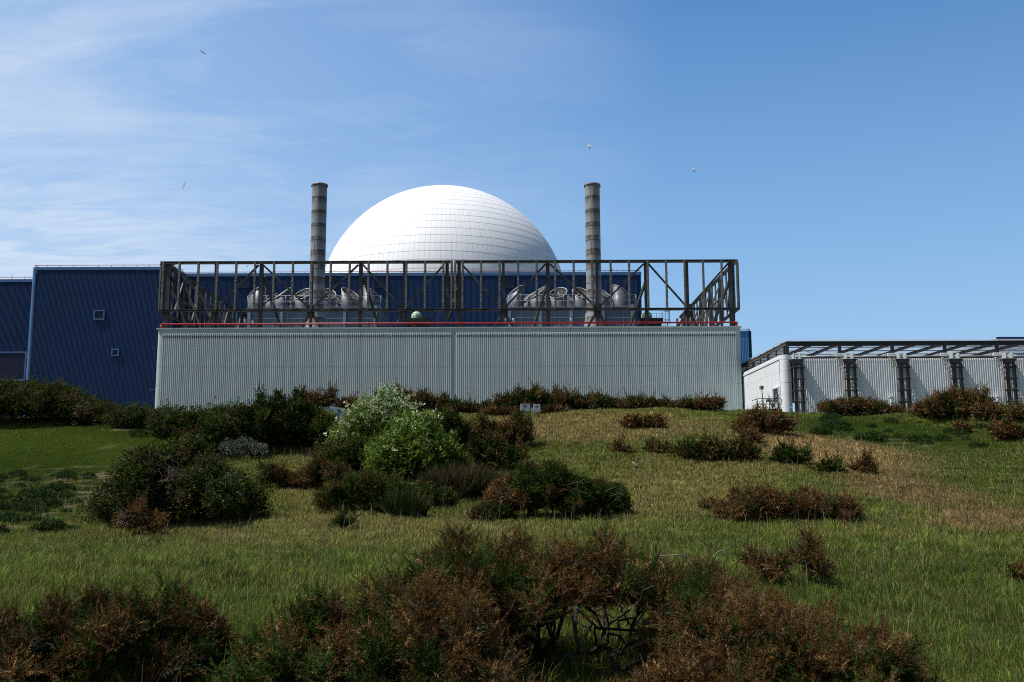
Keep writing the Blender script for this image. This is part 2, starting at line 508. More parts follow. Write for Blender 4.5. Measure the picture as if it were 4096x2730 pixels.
def frame(name, label, x0, x1, mulls, cols, zig, side):
    fr = thing(name, ((x0 + x1) / 2, YF, gz), label, "steel frame", "louvre frames round the roof")
    zc0, zc1 = (zt0 + zt1) / 2, (zb0 + zb1) / 2
    MB().ibeam((x0, YF, zc0), (x1, YF, zc0), 0.42, zt0 - zt1, t=0.11).build("top_chord", STEEL, fr)
    MB().ibeam((x0, YF, zc1), (x1, YF, zc1), 0.42, zb0 - zb1, t=0.10).build("bottom_chord", STEEL, fr)
    for i, px in enumerate(mulls):
        x = FX(px)
        mb = MB().box(x - 0.125, x + 0.125, YF - 0.40, YF - 0.22, zb0 - 0.1, zt1 + 0.22)
        mb.box(x + 0.126, x + 0.17, YF - 0.34, YF - 0.21, zb0 - 0.1, zt1 + 0.2, 2)
        for k in range(1, 5):
            z = zb0 + (zt1 - zb0) * (k - 0.35) / 4.3
            mb.box(x - 0.10, x + 0.10, YF - 0.425, YF - 0.401, z - 0.07, z + 0.07, 1)
        mb.build("mullion", [STEEL_PALE, CLIP, DARK], fr)
    for px, w in cols:
        x = FX(px)
        MB().ibeam((x, YF + 0.35, gz - 0.75), (x, YF + 0.35, zt1), w, 0.42, up=(0, 1, 0), t=0.07).build("column", STEEL, fr)
        if w > 0.36:      # raking back stay behind each main column
            MB().beam((x + 0.3, YF + 0.7, zt1 - 1.6), (x + 2.4 * (1 if side < 0 else -1), YF + 4.5, gz - 0.75), 0.30, 0.30).build("back_stay", STEEL, fr)
    for (pa, ta), (pb, tb) in zip(zig[:-1], zig[1:]):
        xa, xb = FX(pa), FX(pb)
        s = 1 if xb > xa else -1
        MB().beam((xa + s * 0.3, YF + 0.05, zt1 - 0.15 if ta else zb0 + 0.25), (xb - s * 0.3, YF + 0.05, zt1 - 0.15 if tb else zb0 + 0.25), 0.2, 0.24).build("diagonal_brace", STEEL, fr)
    for px, top in zig:
        if not top:
            x = FX(px)
            for s in (-1, 1):
                MB().beam((x + s * 0.28, YF + 0.35, zb1 - 0.35), (x + s * 1.75, YF + 1.2, gz - 0.6), 0.22, 0.24).build("knee_brace", RUSTY, fr)
            MB().box(x - 0.55, x + 0.55, YF + 0.02, YF + 0.06, zb0 - 0.25, zb0 + 0.55).box(x - 0.5, x + 0.5, YF + 0.3, YF + 0.34, zb1 - 0.8, zb1).build("gusset_plate", DARK, fr)
    # the return that runs back along the roof side
    xs = x0 + 0.15 if side < 0 else x1 - 0.15
    xi = xs - side * 0.45
    ye = 176.5
    for nm, z, h in (("top_chord", zc0, zt0 - zt1), ("bottom_chord", zc1, zb0 - zb1)):
        MB().ibeam((xs, YF + 0.25, z), (xs, ye, z), 0.36, h, t=0.10).build(nm, RUSTY if nm == "bottom_chord" else STEEL, fr)
    nb = 18
    for i in range(nb + 1):
        y = YF + 0.5 + (ye - YF - 0.5) * i / nb
        MB().box(xs + side * 0.2, xs + side * 0.38, y - 0.12, y + 0.12, zb0 - 0.1, zt1 + 0.2).build("mullion", STEEL_PALE, fr)
        if i % 3 == 0:
            MB().ibeam((xi, y + 0.3, gz - 0.75), (xi, y + 0.3, zt1), 0.34, 0.34, t=0.06).build("column", STEEL, fr)
            MB().beam((xi - side * 0.2, y + 0.3, zt1 - 1.6), (xi - side * 3.4, y + 0.3, gz - 0.75), 0.22, 0.22).build("back_stay", STEEL_PALE, fr)
            if i < nb:
                y2 = YF + 0.5 + (ye - YF - 0.5) * (i + 3) / nb
                MB().beam((xi, y + 0.5, zt1 - 0.2), (xi, (y + y2) / 2, zb0 + 0.2), 0.18, 0.2).build("diagonal_brace", STEEL, fr)
                MB().beam((xi, (y + y2) / 2, zb0 + 0.2), (xi, y2, zt1 - 0.2), 0.18, 0.2).build("diagonal_brace", STEEL, fr)
                MB().beam((xi - side * 1.1, y + 0.3, (zt1 + zb0) / 2 - 1.2), (xi - side * 1.1, y2 + 0.3, (zt1 + zb0) / 2 - 1.2), 0.16, 0.2).build("tie_rail", STEEL, fr)
    return fr


ml = [658] + [722 + 75.35 * i for i in range(14)] + [1773.6, 1807]
ml = sorted(set(round(x, 1) for x in ml if x < 1765 or x > 1770))
frame("louvre_frame", "dark steel lattice frame on the grey roof, overlapping the tall blue hall", FX(643), FX(1811),
      ml, [(675, 0.5), (863, 0.34), (1045, 0.5), (1247, 0.34), (1443, 0.5), (1617, 0.34), (1788, 0.44)],
      [(680, 1), (863, 0), (1044, 1), (1247, 0), (1443, 1), (1617, 0), (1786, 1)], -1)
mr = [1821] + [1850.6 + 73.75 * i for i in range(15)] + [2944]
frame("louvre_frame", "long dark steel lattice frame on the grey roof, its far end open to bare sky", FX(1818), FX(2950),
      mr, [(1836, 0.44), (2013.6, 0.34), (2191, 0.5), (2388, 0.34), (2584, 0.5), (2748, 0.34), (2921, 0.5)],
      [(1838, 1), (2013.6, 0), (2191, 1), (2388, 0), (2584, 1), (2748, 0), (2921, 1)], 1)

# ---- chimneys
YC = 141.0


def chimney(pt, pb, ytop, label):
    c0, ct = P(pb, 1300, YC), P(pt, ytop, YC)
    x = (c0.x + ct.x) / 2
    zt, r = ct.z, 31.0 / FPX * YC
    base = gz - 0.75
    st = thing("chimney_stack", (x, YC + r, base), label, "chimney", "steel chimneys on the grey roof")
    zc = P(pb, 1248, YC).z
    MB().lathe([(r * 1.82, base), (r * 1.66, base + 0.4), (r * 1.13, zc)], (x, YC + r), 40).build("flared_base", CHIM, st)
    k = 0
    z = zc + 0.06
    secs = [zc + 0.06 + (zt - zc - 0.06) * i / 9 for i in range(10)]
    for i in range(9):
        mb = MB().lathe([(r, secs[i]), (r, secs[i + 1] - 0.02)], (x, YC + r), 40)
        a = -1.9 + 0.5 * (i % 2)
        mb.box(x + r * math.cos(a) - 0.03, x + r * math.cos(a) + 0.03, YC + r + r * math.sin(a) - 0.02, YC + r + r * math.sin(a) + 0.05, secs[i], secs[i + 1] - 0.03)
        mb.build("shaft_section", CHIM, st)
        MB().lathe([(r, secs[i + 1] - 0.08), (r + 0.02, secs[i + 1] - 0.08), (r + 0.02, secs[i + 1] - 0.03), (r - 0.3, secs[i + 1] - 0.03)], (x, YC + r), 40).build("flange_ring", STEEL, st)
    MB().lathe([(r + 0.01, zt - 0.36), (r + 0.06, zt - 0.34), (r + 0.06, zt), (r - 0.06, zt), (r - 0.06, zt - 1.5)], (x, YC + r), 40).build("cap_ring", CHIM, st)
    for s in (-1, 1):
        MB().box(x + s * (r + 0.07) - 0.05, x + s * (r + 0.07) + 0.05, YC + r - 0.1, YC + r + 0.1, zt - 0.45, zt - 0.1).build("lifting_lug", DARK, st)


chimney(1273, 1259, 730, "heavily rust-banded steel chimney just beside the white dome, farther from the pump hall")
chimney(2370, 2381, 730, "paler steel chimney in open sky, nearer the white pump hall")

# ---- fan units on the roof
YU = 150.0


def cowl(root, x, y, z, r, az, low=1.4, high=3.55):
    """drum cut off aslant, its mouth turned to az (0 = towards -y, positive to +x), with a rim and a wire spider"""
    d = Vector((math.sin(az), -math.cos(az)))
    n = 40
    mid, am = (low + high) / 2, (high - low) / 2
    top = lambda a, rr: z + mid - am * (math.cos(a) * d.x + math.sin(a) * d.y) * rr / r
    A = [2 * math.pi * i / n for i in range(n)]
    vs = [(x + r * math.cos(a), y + r * math.sin(a), z) for a in A] + [(x + r * math.cos(a), y + r * math.sin(a), top(a, r)) for a in A]
    ri = r * 0.93
    vs += [(x + ri * math.cos(a), y + ri * math.sin(a), top(a, ri)) for a in A]
    fs = [(k * n + i, k * n + (i + 1) % n, (k + 1) * n + (i + 1) % n, (k + 1) * n + i) for k in range(2) for i in range(n)]
    c = MB().add(vs, fs, 0, True)
    iv = [(x + ri * 0.995 * math.cos(a), y + ri * 0.995 * math.sin(a), top(a, ri) - 0.002) for a in A] + [(x + ri * 0.995 * math.cos(a), y + ri * 0.995 * math.sin(a), z + 0.3) for a in A]
    c.add(iv, [(i, (i + 1) % n, n + (i + 1) % n, n + i) for i in range(n)] + [tuple(range(n, 2 * n))], 1, True)
    c.lathe([(r + 0.0, z), (r + 0.10, z), (r + 0.10, z + 0.09), (r, z + 0.12)], (x, y), 32)
    co = c.build("cowl", [COWLM, MOUTH_SHADE], root)
    MB().tube([(x + r * math.cos(a), y + r * math.sin(a), top(a, r) + 0.02) for a in A + [A[0]]], 0.075, 6).build("rim", RIM, co)
    g = MB()
    for i in range(9):
        a = math.pi * i / 9
        g.tube([(x + ri * math.cos(a), y + ri * math.sin(a), top(a, ri)), (x - ri * math.cos(a), y - ri * math.sin(a), top(a + math.pi, ri))], 0.010, 4)
    for f in (0.5,):
        g.tube([(x + ri * f * math.cos(a), y + ri * f * math.sin(a), top(a, ri * f)) for a in A + [A[0]]], 0.009, 4)
    g.build("wire_guard", RIM, co)


def fan_unit(px0, px1, cpx, label, posts, lamps=()):
    x0, x1 = P(px0, 1260, YU).x, P(px1, 1260, YU).x
    zt = P(1300, 1232, YU).z
    b = gz - 0.75
    un = thing("fan_unit", ((x0 + x1) / 2, YU, b), label, "fan unit", "fan units on the grey roof")
    MB().box(x0, x1, YU, YU + 9.5, b + 0.9, zt - 0.16).build("casing", CASING, un)
    MB().box(x0 - 0.1, x1 + 0.1, YU - 0.2, YU + 9.7, zt - 0.158, zt).build("deck", COWLM, un)
    for px in posts:
        x = P(px, 1260, YU).x
        w = 0.23
        MB().box(x - w, x + w, YU - 0.32, YU - 0.002, b, zt + (0.35 if px % 2 else -0.16)).build("post", CASING_LT, un)
        MB().box(x - 0.6, x + 0.6, YU - 0.36, YU - 0.325, b, b + 0.8).build("base_plate", CASING_LT, un)
    zs = P(1300, 1275, YU).z
    MB().box(x0 + 0.02, x1 - 0.02, YU - 0.09, YU - 0.004, zs - 0.05, zs + 0.05).build("cross_rail", CASING_LT, un)
    n = int((x1 - x0) / 1.9)
    for i in range(1, n):
        x = x0 + (x1 - x0) * i / n
        MB().box(x - 0.035, x + 0.035, YU - 0.06, YU - 0.004, b + 0.9, zs - 0.06).box(x - 0.035, x + 0.035, YU - 0.06, YU - 0.004, zs + 0.06, zt - 0.17).build("panel_rib", CASING_LT, un)
    # guard rail round the deck
    h1, h2 = P(1300, 1184, YU).z, P(1300, 1206, YU).z
    g = MB()
    loop = lambda z: [(x0, YU + 9.4, z), (x0, YU - 0.1, z), (x1, YU - 0.1, z), (x1, YU + 9.4, z)]
    g.tube(loop(h1), 0.035, 6).tube(loop(h2), 0.03, 6).tube(loop(zt + 0.12), 0.04, 4)
    n = max(2, round((x1 - x0) / 2.9))
    for i in range(n + 1):
        x = x0 + (x1 - x0) * i / n
        g.tube([(x, YU - 0.1, zt), (x, YU - 0.1, h1)], 0.035, 6)
    g.build("guard_rail", RAIL, un)
    az = [-1.95, -1.05, -0.32, 0.30, 0.85, 1.95]
    r = 36.0 / FPX * YU
    for px, a in zip(cpx, az):
        p = P(px, 1228, YU + r)
        cowl(un, p.x, YU + r + 0.25, zt + 0.002, r, a)
    for i in range(5):
        px = (cpx[i] + cpx[i + 1]) / 2
        p = P(px, 1228, YU + 6.4)
        cowl(un, p.x, YU + 6.4, zt + 0.002, r * 0.98, (-1.2, -0.75, 1.0, 0.9, -1.3)[i])


fan_unit(990, 1523, (1024, 1122, 1212, 1306, 1399, 1487), "blue-grey fan unit with six slanted cowls behind the chimney nearest the dome", (998, 1127, 1379, 1503))
fan_unit(2035, 2545, (2062, 2147, 2234, 2326, 2412, 2488), "blue-grey fan unit with six slanted cowls behind the chimney farther from the dome", (2038, 2161, 2284, 2411, 2531))

# ---- pale green tanks
def tank(px, py, rpx, bx0, bx1, cage_px, label):
    Y = 144.0
    c = P(px, py, Y)
    r = rpx / FPX * Y
    x0, x1 = P(bx0, 1290, Y).x, P(bx1, 1290, Y).x
    b = gz - 0.75
    zb = P(px, 1275, Y).z
    t = thing("domed_tank", ((x0 + x1) / 2, Y, b), label, "tank", "pale green tanks on the roof")
    MB().lathe([(r, b + 0.5), (r, c.z)] + [(r * math.cos(a), c.z + r * math.sin(a)) for a in np.linspace(0.08, math.pi / 2 - 0.01, 12)], (c.x, Y + r), 32).build("tank_body", PALEGREEN, t)
    MB().box(x0, x1, Y - 0.5, Y + 2.6, zb - 0.7, zb).box(x0 + 0.15, x1 - 0.2, Y - 0.42, Y + 2.4, b, zb - 0.702).build("plinth", BLACK, t)
    g = MB()
    hz = P(px, py - 8, Y).z
    for z in (hz, hz - 0.55):
        g.tube([(x0 + 0.1, Y - 0.45, z), (x1 - 0.1, Y - 0.45, z), (x1 - 0.1, Y + 2.5, z)], 0.025, 5)
    for i in range(5):
        x = x0 + 0.1 + (x1 - x0 - 0.2) * i / 4
        g.tube([(x, Y - 0.45, zb), (x, Y - 0.45, hz)], 0.025, 5)
    g.build("guard_rail", DARK, t)
    lx = P(cage_px, 1260, Y).x
    lt = P(cage_px, 1246, Y).z
    l = MB()
    for s in (-0.2, 0.2):
        l.tube([(lx + s, Y - 0.4, b), (lx + s, Y - 0.4, lt)], 0.03, 5)
    for i in range(int((lt - b) / 0.3)):
        l.tube([(lx - 0.2, Y - 0.4, b + 0.3 * i), (lx + 0.2, Y - 0.4, b + 0.3 * i)], 0.015, 4)
    lad = l.build("ladder", DARK, t)
    k = MB()
    for z in (lt - 0.05, lt - 1.35):
        k.tube([(lx + 0.42 + 0.42 * math.cos(a), Y - 0.4 + 0.38 * math.sin(a), z) for a in np.linspace(0, 2 * math.pi, 15)], 0.025, 5)
    for a in np.linspace(-1.2, 1.2, 5):
        k.tube([(lx + 0.42 + 0.42 * math.cos(a), Y - 0.4 + 0.38 * math.sin(a), lt - 2.0), (lx + 0.42 + 0.42 * math.cos(a), Y - 0.4 + 0.38 * math.sin(a), lt)], 0.02, 4)
    k.build("safety_cage", DARK, lad)


tank(1664, 1264, 21, 1610, 1722, 1742, "pale green domed tank on a black plinth under the gap in the frames")
tank(2590, 1264, 22, 2557, 2650, 2655, "pale green domed tank on a black plinth next to a caged ladder against the sky")

# ---- small floodlights behind the red rail
YL = 136.0
first = None
for px, y0, y1, what in ((981, 1279, 1291, "below the westmost cowl"), (1012, 1279, 1302, "behind a post of the first fan unit"), (1502, 1272, 1292, "at the dome-side end of the first fan unit"),
                         (2021, 1274, 1287, "beside the knee brace east of the frame gap"), (2054, 1274, 1287, "at the near end of the second fan unit"), (2285, 1272, 1286, "midway along the second fan unit"), (2533, 1274, 1287, "where the second fan unit ends")):
    lab = "small white floodlight on a post " + what
    p = P(px, (y0 + y1) / 2, YL)
    if first is None:
        first = thing("floodlight", (p.x, YL, gz - 0.75), lab, "floodlight", "roof floodlights")
        x, z, h = p.x, p.z, 0.24
        MB().tube([(x, YL + 0.1, gz - 0.75), (x, YL + 0.1, z + 0.3)], 0.04, 6).build("post", DARK, first)
        MB().lathe([(0.02, z - h), (0.14, z - h), (0.16, z + h * 0.6), (0.12, z + h), (0.02, z + h)], (x, YL - 0.12), 12).build("lamp_case", LAMPW, first)
        MB().lathe([(0.02, z + h), (0.17, z + h + 0.01), (0.12, z + h + 0.1), (0.02, z + h + 0.12)], (x, YL - 0.12), 12).build("lamp_cap", BLACK, first)
        pz = p.z
    else:
        dup(first, (p.x, YL, gz - 0.75 + p.z - pz), lab)

# ---- dome
YD = 217.0
cd = P(1776, 1241, YD)
RD = 496 / FPX * (cd - EYE).length
RD = RD / math.sqrt(1 + (496 / FPX) ** 2)
dome = thing("reactor_dome", (cd.x, YD, Z0), "huge white panelled dome rising behind the dark steel frames", "dome")
NM, NR = 156, 24
A0 = R(-4)
lat = lambda i: A0 + (R(89.2) - A0) * i / NR
vs, fs, cl = [], [], []
r8 = np.random.default_rng(5)
for i in range(NR):
    for j in range(NM):
        c = 0.97 + 0.03 * r8.random()
        for a, e in ((j, i), (j + 1, i), (j + 1, i + 1), (j, i + 1)):
            t, l = 2 * math.pi * a / NM, lat(e)
            vs.append((RD * math.cos(l) * math.cos(t), RD * math.cos(l) * math.sin(t), RD * math.sin(l)))
            cl.append((c, c, c))
        b = len(vs) - 4
        fs.append((b, b + 1, b + 2, b + 3))
shell = np_mesh("dome_shell", np.array(vs), np.array(fs), np.array(cl), DOME, True)
nrm = [Vector(v).normalized() for v in vs]
shell.normals_split_custom_set_from_vertices(nrm)
so = link("dome_shell", shell, dome)
so.location = (0, 0, cd.z - Z0)
MB().lathe([(0.01, cd.z + RD * 1.0), (RD * math.cos(R(89.2)) + 0.05, cd.z + RD * math.sin(R(89.2)) + 0.02)], (cd.x, YD), 32).build("crown_plate", DOME, dome)
sm = MB()
SW, SH = 0.04, 0.010
for j in range(NM):
    t = 2 * math.pi * (j + 0.0) / NM
    tg = Vector((-math.sin(t), math.cos(t), 0))
    ring = []
    i1 = NR if j % 2 == 0 else NR - 3
    for e in range(0, i1 + 1):
        l = lat(e)
        p = Vector((RD * math.cos(l) * math.cos(t), RD * math.cos(l) * math.sin(t), RD * math.sin(l)))
        q = p * (1 + SH / RD)
        ring.append([p - tg * SW, q - tg * SW * 0.8, q + tg * SW * 0.8, p + tg * SW])
    off = Vector((cd.x, YD, cd.z))
    sm.add([v + off for r4 in ring for v in r4], [(4 * e + k, 4 * e + k + 1, 4 * e + k + 5, 4 * e + k + 4) for e in range(len(ring) - 1) for k in range(3)])
SEAM = mat("seam_sealant", (0.69, 0.71, 0.72), 0.6, var=0.1)
sm.build("vertical_seam", SEAM, dome)
sm = MB()
for e in range(NR):
    l = lat(e)
    dl = 0.035 / RD
    sm.lathe([((RD + 0.02) * math.cos(l - dl), cd.z + (RD + 0.02) * math.sin(l - dl)), ((RD + 0.035) * math.cos(l), cd.z + (RD + 0.035) * math.sin(l)), ((RD + 0.02) * math.cos(l + dl), cd.z + (RD + 0.02) * math.sin(l + dl))], (cd.x, YD), 156)
sm.build("ring_seam", SEAM, dome)
MB().lathe([(RD * 0.998, Z0), (RD * 0.998, cd.z + RD * math.sin(A0))], (cd.x, YD), 96).build("drum_wall", WHITE, dome)

# ---- blue buildings
def opening(root, name, px0, px1, py0, py1, Y, d, fr=0.22, caps=True, fm=BLUE_TRIM):
    a, b = P(px0, py0, Y), P(px1, py1, Y)
    x0, x1, z1, z0 = a.x, b.x, a.z, b.z
    y = Y - d
    f = MB().box(x0 - fr, x1 + fr, y - 0.16, y, z1, z1 + fr).box(x0 - fr, x1 + fr, y - 0.16, y, z0 - fr, z0).box(x0 - fr, x0, y - 0.158, y, z0, z1).box(x1, x1 + fr, y - 0.158, y, z0, z1).build(name, fm, root)
    s = MB().box(x0, x1, y - 0.02, y - 0.005, z0, z1)
    n = max(3, int((x1 - x0) / 0.16))
    for i in range(n):
        s.box(x0 + (x1 - x0) * (i + 0.25) / n, x0 + (x1 - x0) * (i + 0.7) / n, y - 0.06, y - 0.021, z0, z1)
    s.build("louvre_panel", LOUVRE, f)
    return f


YT = 177.0
bx0, bx1, bz = P(129, 1070, YT).x - 0.0, P(701, 1068, YT).x, P(400, 1069, YT).z
hall = thing("turbine_hall", ((bx0 + bx1) / 2, YT, Z0), "tall dark blue ribbed hall with two small windows and a pale blue rounded corner", "building")
rc = 0.62
ribs(MB(), bx0 + 2 * rc - 0.2, bx1, Z0, bz - 0.55, YT, 0.222, 0.032, [P(400, y, YT).z for y in (1560, 1390, 1180)]).build("ribbed_cladding", BLUE, hall)
mb = MB()
for i in range(10):
    z0, z1 = Z0 + (bz - Z0) * i / 10, Z0 + (bz - Z0) * (i + 1) / 10 - 0.02
    mb.lathe([(rc + 0.012 * (i % 2), z0), (rc + 0.012 * (i % 2), z1)], (bx0 + rc, YT + rc - 0.1), 12, 0, math.pi * 0.9, 1.62 * math.pi)
mb.build("corner_column", BLUE_TRIM, hall)
MB().box(bx0, bx0 + 0.2, YT + rc, YT + 60, Z0, bz - 0.3).build("side_wall", BLUE, hall)
MB().box(bx1 - 0.3, bx1, YT + 0.02, 182.4, Z0, bz - 0.3).build("return_wall", BLUE, hall)
MB().box(bx0 + rc, bx1 + 0.05, YT - 0.12, YT + 0.5, bz - 0.548, bz).box(bx0 - 0.05, bx0 + 0.5, YT + 0.6, YT + 60, bz - 0.298, bz).box(bx1 - 0.5, bx1 + 0.05, YT + 0.502, 183, bz - 0.298, bz).build("coping", BLUE_TRIM, hall)
MB().box(bx0 + 0.5, bx1 - 0.5, YT + 0.52, YT + 60, bz - 1, bz - 0.8).build("roof", ROOFM, hall)
opening(hall, "window", 382, 414, 1246, 1276, YT, 0.06)
opening(hall, "window", 452, 472, 1401, 1421, YT, 0.06)
zr = P(400, 1060, YT).z
railing(hall, [(bx0 + 0.3, YT + 50, zr), (bx0 + 0.3, YT + 0.3, zr), (bx1 - 0.2, YT + 0.3, zr), (bx1 - 0.2, 182, zr)], 2.2, 0.06, 0.5, RED_OLD, rp=0.045)

YR = 182.4
rx0, rx1, rz = P(737, 1093, YR).x, P(2566, 1091, YR).x, P(1600, 1092, YR).z
rear = thing("rear_hall", ((rx0 + rx1) / 2, YR, Z0), "long blue ribbed wall with dark louvres under a red rail, seen through the steel frames", "building")
ribs(MB(), rx0, rx1 - 0.9, Z0 + 15, rz - 0.6, YR, 0.222, 0.032, [P(1600, y, YR).z for y in (1172,)]).build("ribbed_cladding", BLUE, rear)
MB().box(rx0, rx1 - 0.9, YR + 0.01, YR + 0.3, Z0, Z0 + 15).build("lower_wall", BLUE, rear)
MB().lathe([(0.9, Z0), (0.9, rz - 0.3)], (rx1 - 0.9, YR + 0.9), 12, 0, 1.5 * math.pi, 2 * math.pi).build("corner_column", BLUE, rear)
MB().box(rx0, rx1 - 0.05, YR - 0.12, YR + 0.5, rz - 0.598, rz).box(rx1 - 0.4, rx1 + 0.05, YR + 0.502, YR + 20, rz - 0.298, rz).build("coping", BLUE_TRIM, rear)
MB().box(rx1 - 0.3, rx1, YR + 0.9, YR + 20, Z0, rz - 0.3).build("side_wall", BLUE, rear)
MB().box(rx0, rx1 - 0.4, YR + 0.52, YR + 20, rz - 1, rz - 0.8).build("roof", ROOFM, rear)
for a, b in ((954, 996), (1297, 1339), (1500, 1545), (1790, 1831), (2012, 2055), (2314, 2357)):
    opening(rear, "louvre_opening", a, b, 1107, 1151, YR, 0.06, 0.12, fm=BLUE)
zr = P(1600, 1085.5, YR).z
railing(rear, [(rx0, YR + 0.3, zr), (rx1 - 0.2, YR + 0.3, zr), (rx1 - 0.2, YR + 18, zr)], 2.2, 0.06, 0.5, RED_OLD, rp=0.04)
MB().lathe([(0.02, zr - 0.6), (0.05, zr - 0.6), (0.05, zr + 0.1), (0.16, zr + 0.15), (0.16, zr + 0.42), (0.1, zr + 0.5), (0.01, zr + 0.52)], (P(2447, 1080, YR).x, YR + 0.3), 10).build("vent_cap", LAMPW, rear)

YA = 186.0
ax0, ax1, az_ = P(-260, 1118, YA).x, P(112, 1118, YA).x, P(50, 1118, YA).z
ann = thing("blue_annex", ((ax0 + ax1) / 2, YA, Z0), "lower dark blue ribbed annex with a big black louvre, cut by the picture edge", "building")
ribs(MB(), ax0, ax1 + 4, Z0, az_ - 0.55, YA, 0.222, 0.032, [P(50, y, YA).z for y in (1390, 1200)]).build("ribbed_cladding", BLUE, ann)
MB().box(ax0, ax1 + 4, YA - 0.12, YA + 0.5, az_ - 0.548, az_).build("coping", BLUE_TRIM, ann)
MB().box(ax0, ax1 + 4, YA + 0.51, YA + 50, Z0, az_ - 0.8).build("rear_block", BLUE, ann)
opening(ann, "louvre_opening", -180, 97, 1415, 1518, YA, 0.13, 0.3)
zr = P(50, 1108.5, YA).z
railing(ann, [(ax0, YA + 0.3, zr), (ax1 + 4, YA + 0.3, zr)], 2.2, 0.06, 0.5, RED_OLD, rp=0.045)
MB().tube([(P(42, 1100, YA).x, YA + 0.6, az_), (P(42, 1100, YA).x, YA + 0.6, P(42, 1096, YA).z)], 0.05, 6).build("aerial", DARK, ann)

YB = 190.0
qx0, qx1, qz = P(2930, 1325, YB).x, P(3008, 1325, YB).x, P(2990, 1324, YB).z
nb = thing("narrow_blue_block", ((qx0 + qx1) / 2, YB, Z0), "slim strip of sunlit blue ribbed building between the grey and white buildings", "building")
ribs(MB(), qx0, qx1 - 0.7, Z0, qz - 0.5, YB, 0.30, 0.06, [P(2990, y, YB).z for y in (1390,)]).build("ribbed_cladding", BLUE_SUNLIT, nb)
MB().lathe([(0.7, Z0), (0.7, qz - 0.002)], (qx1 - 0.7, YB + 0.7), 10, 0, 1.5 * math.pi, 2 * math.pi).build("corner_column", BLUE, nb)
MB().box(qx0, qx1 - 0.7, YB - 0.12, YB + 12, qz - 0.498, qz).build("coping", BLUE_TRIM, nb)
MB().box(qx0, qx1 - 0.01, YB + 0.71, YB + 12, Z0, qz - 0.51).build("rear_block", BLUE, nb)
zr = P(2990, 1316.5, YB).z
railing(nb, [(qx0, YB + 0.3, zr), (qx1 - 0.4, YB + 0.3, zr), (qx1 - 0.3, YB + 8, zr)], 1.6, 0.06, 0.45, RED_OLD, rp=0.05)

YK = 230.0
kx0, kz = P(3987, 1349, YK).x, P(3987, 1349, YK).z
kb = thing("distant_blue_shed", (kx0 + 15, YK, Z0), "far blue ribbed shed peeping over the roof cage of the white pump hall", "building")
ribs(MB(), kx0, kx0 + 34, Z0, kz - 0.3, YK, 0.42, 0.07, []).build("ribbed_cladding", BLUE_SUNLIT, kb)
MB().box(kx0, kx0 + 34, YK - 0.14, YK + 0.5, kz - 0.298, kz).build("coping", BLUE, kb)
MB().box(kx0 + 0.01, kx0 + 33.9, YK + 0.01, YK + 60, Z0, kz - 0.302).build("rear_block", CASING_LT, kb)

# ================================================================== WHITE PUMP HALL
YP = 112.0
wx0 = P(3126, 1500, YP).x
rw = 0.66
wx1 = P(4330, 1500, YP).x
wt = P(3600, 1434, YP).z
pump = thing("pump_hall", ((wx0 + wx1) / 2, YP, Z0), "white ribbed pump hall with a rounded sunlit corner and dark pipe supports along its front", "building")
ribs(MB(), wx0 + 2 * rw, wx1, Z0, wt, YP, 0.254, 0.045, [P(3600, y, YP).z for y in (1625, 1551, 1445)], cap=False).build("ribbed_cladding", WHITE, pump)
zz = [Z0, *sorted(P(3150, y, YP).z for y in (1630, 1577, 1530, 1484, 1438)), P(3150, 1419, YP).z]
mb = MB()
for i in range(len(zz) - 1):
    mb.lathe([(rw + 0.012 * (i % 2), zz[i] + 0.003), (rw + 0.012 * (i % 2), zz[i + 1] - 0.02)], (wx0 + rw, YP + rw - 0.1), 16, 0, 0.95 * math.pi, 1.75 * math.pi)
mb.build("corner_column", WHITE, pump)
mb = MB()
sw = [Z0, *sorted(P(3126, y, YP).z for y in (1577, 1484)), zz[-1] - 0.5]
for i in range(len(sw) - 1):
    for k in range(16):
        a, b = YP + rw + 0.2 + 3.5 * k, YP + rw + 0.2 + 3.5 * (k + 1)
        mb.box(wx0 + 0.006 * ((i + k) % 2), wx0 + 0.3, a + 0.004, b - 0.004, sw[i] + 0.004, sw[i + 1] - 0.014)
mb.build("side_wall", WHITE, pump)
MB().box(wx0 - 0.08, wx0 + 0.4, YP + rw, YP + 56, zz[-1] - 0.498, zz[-1] - 0.25).box(wx0 + 0.02, wx0 + 0.4, YP + rw, YP + 56, zz[-1] - 0.248, zz[-1]).build("coping", WHITE, pump)
MB().box(wx0 + 0.41, wx1, YP + 0.02, YP + 56, wt - 0.35, wt - 0.05).build("roof", ROOFM, pump)
# doorway in the sunlit side wall by the corner
yd = YP + 2.4
dt = P(3120, 1554, YP + 2).z
d = MB().box(wx0 - 0.16, wx0 - 0.004, yd - 1.3, yd - 1.15, Z0, dt).box(wx0 - 0.16, wx0 - 0.004, yd + 1.15, yd + 1.3, Z0, dt).box(wx0 - 0.16, wx0 - 0.004, yd - 1.3, yd + 1.3, dt + 0.002, dt + 0.15).build("door", WHITE, pump)
MB().box(wx0 - 0.03, wx0 - 0.003, yd - 1.148, yd + 1.148, Z0, dt - 0.002).build("door_leaf", COPING, d)
MB().box(wx0 - 0.09, wx0 - 0.032, yd - 1.0, yd + 1.0, dt - 1.5, dt - 0.1).build("vent_panel", DARK, d)
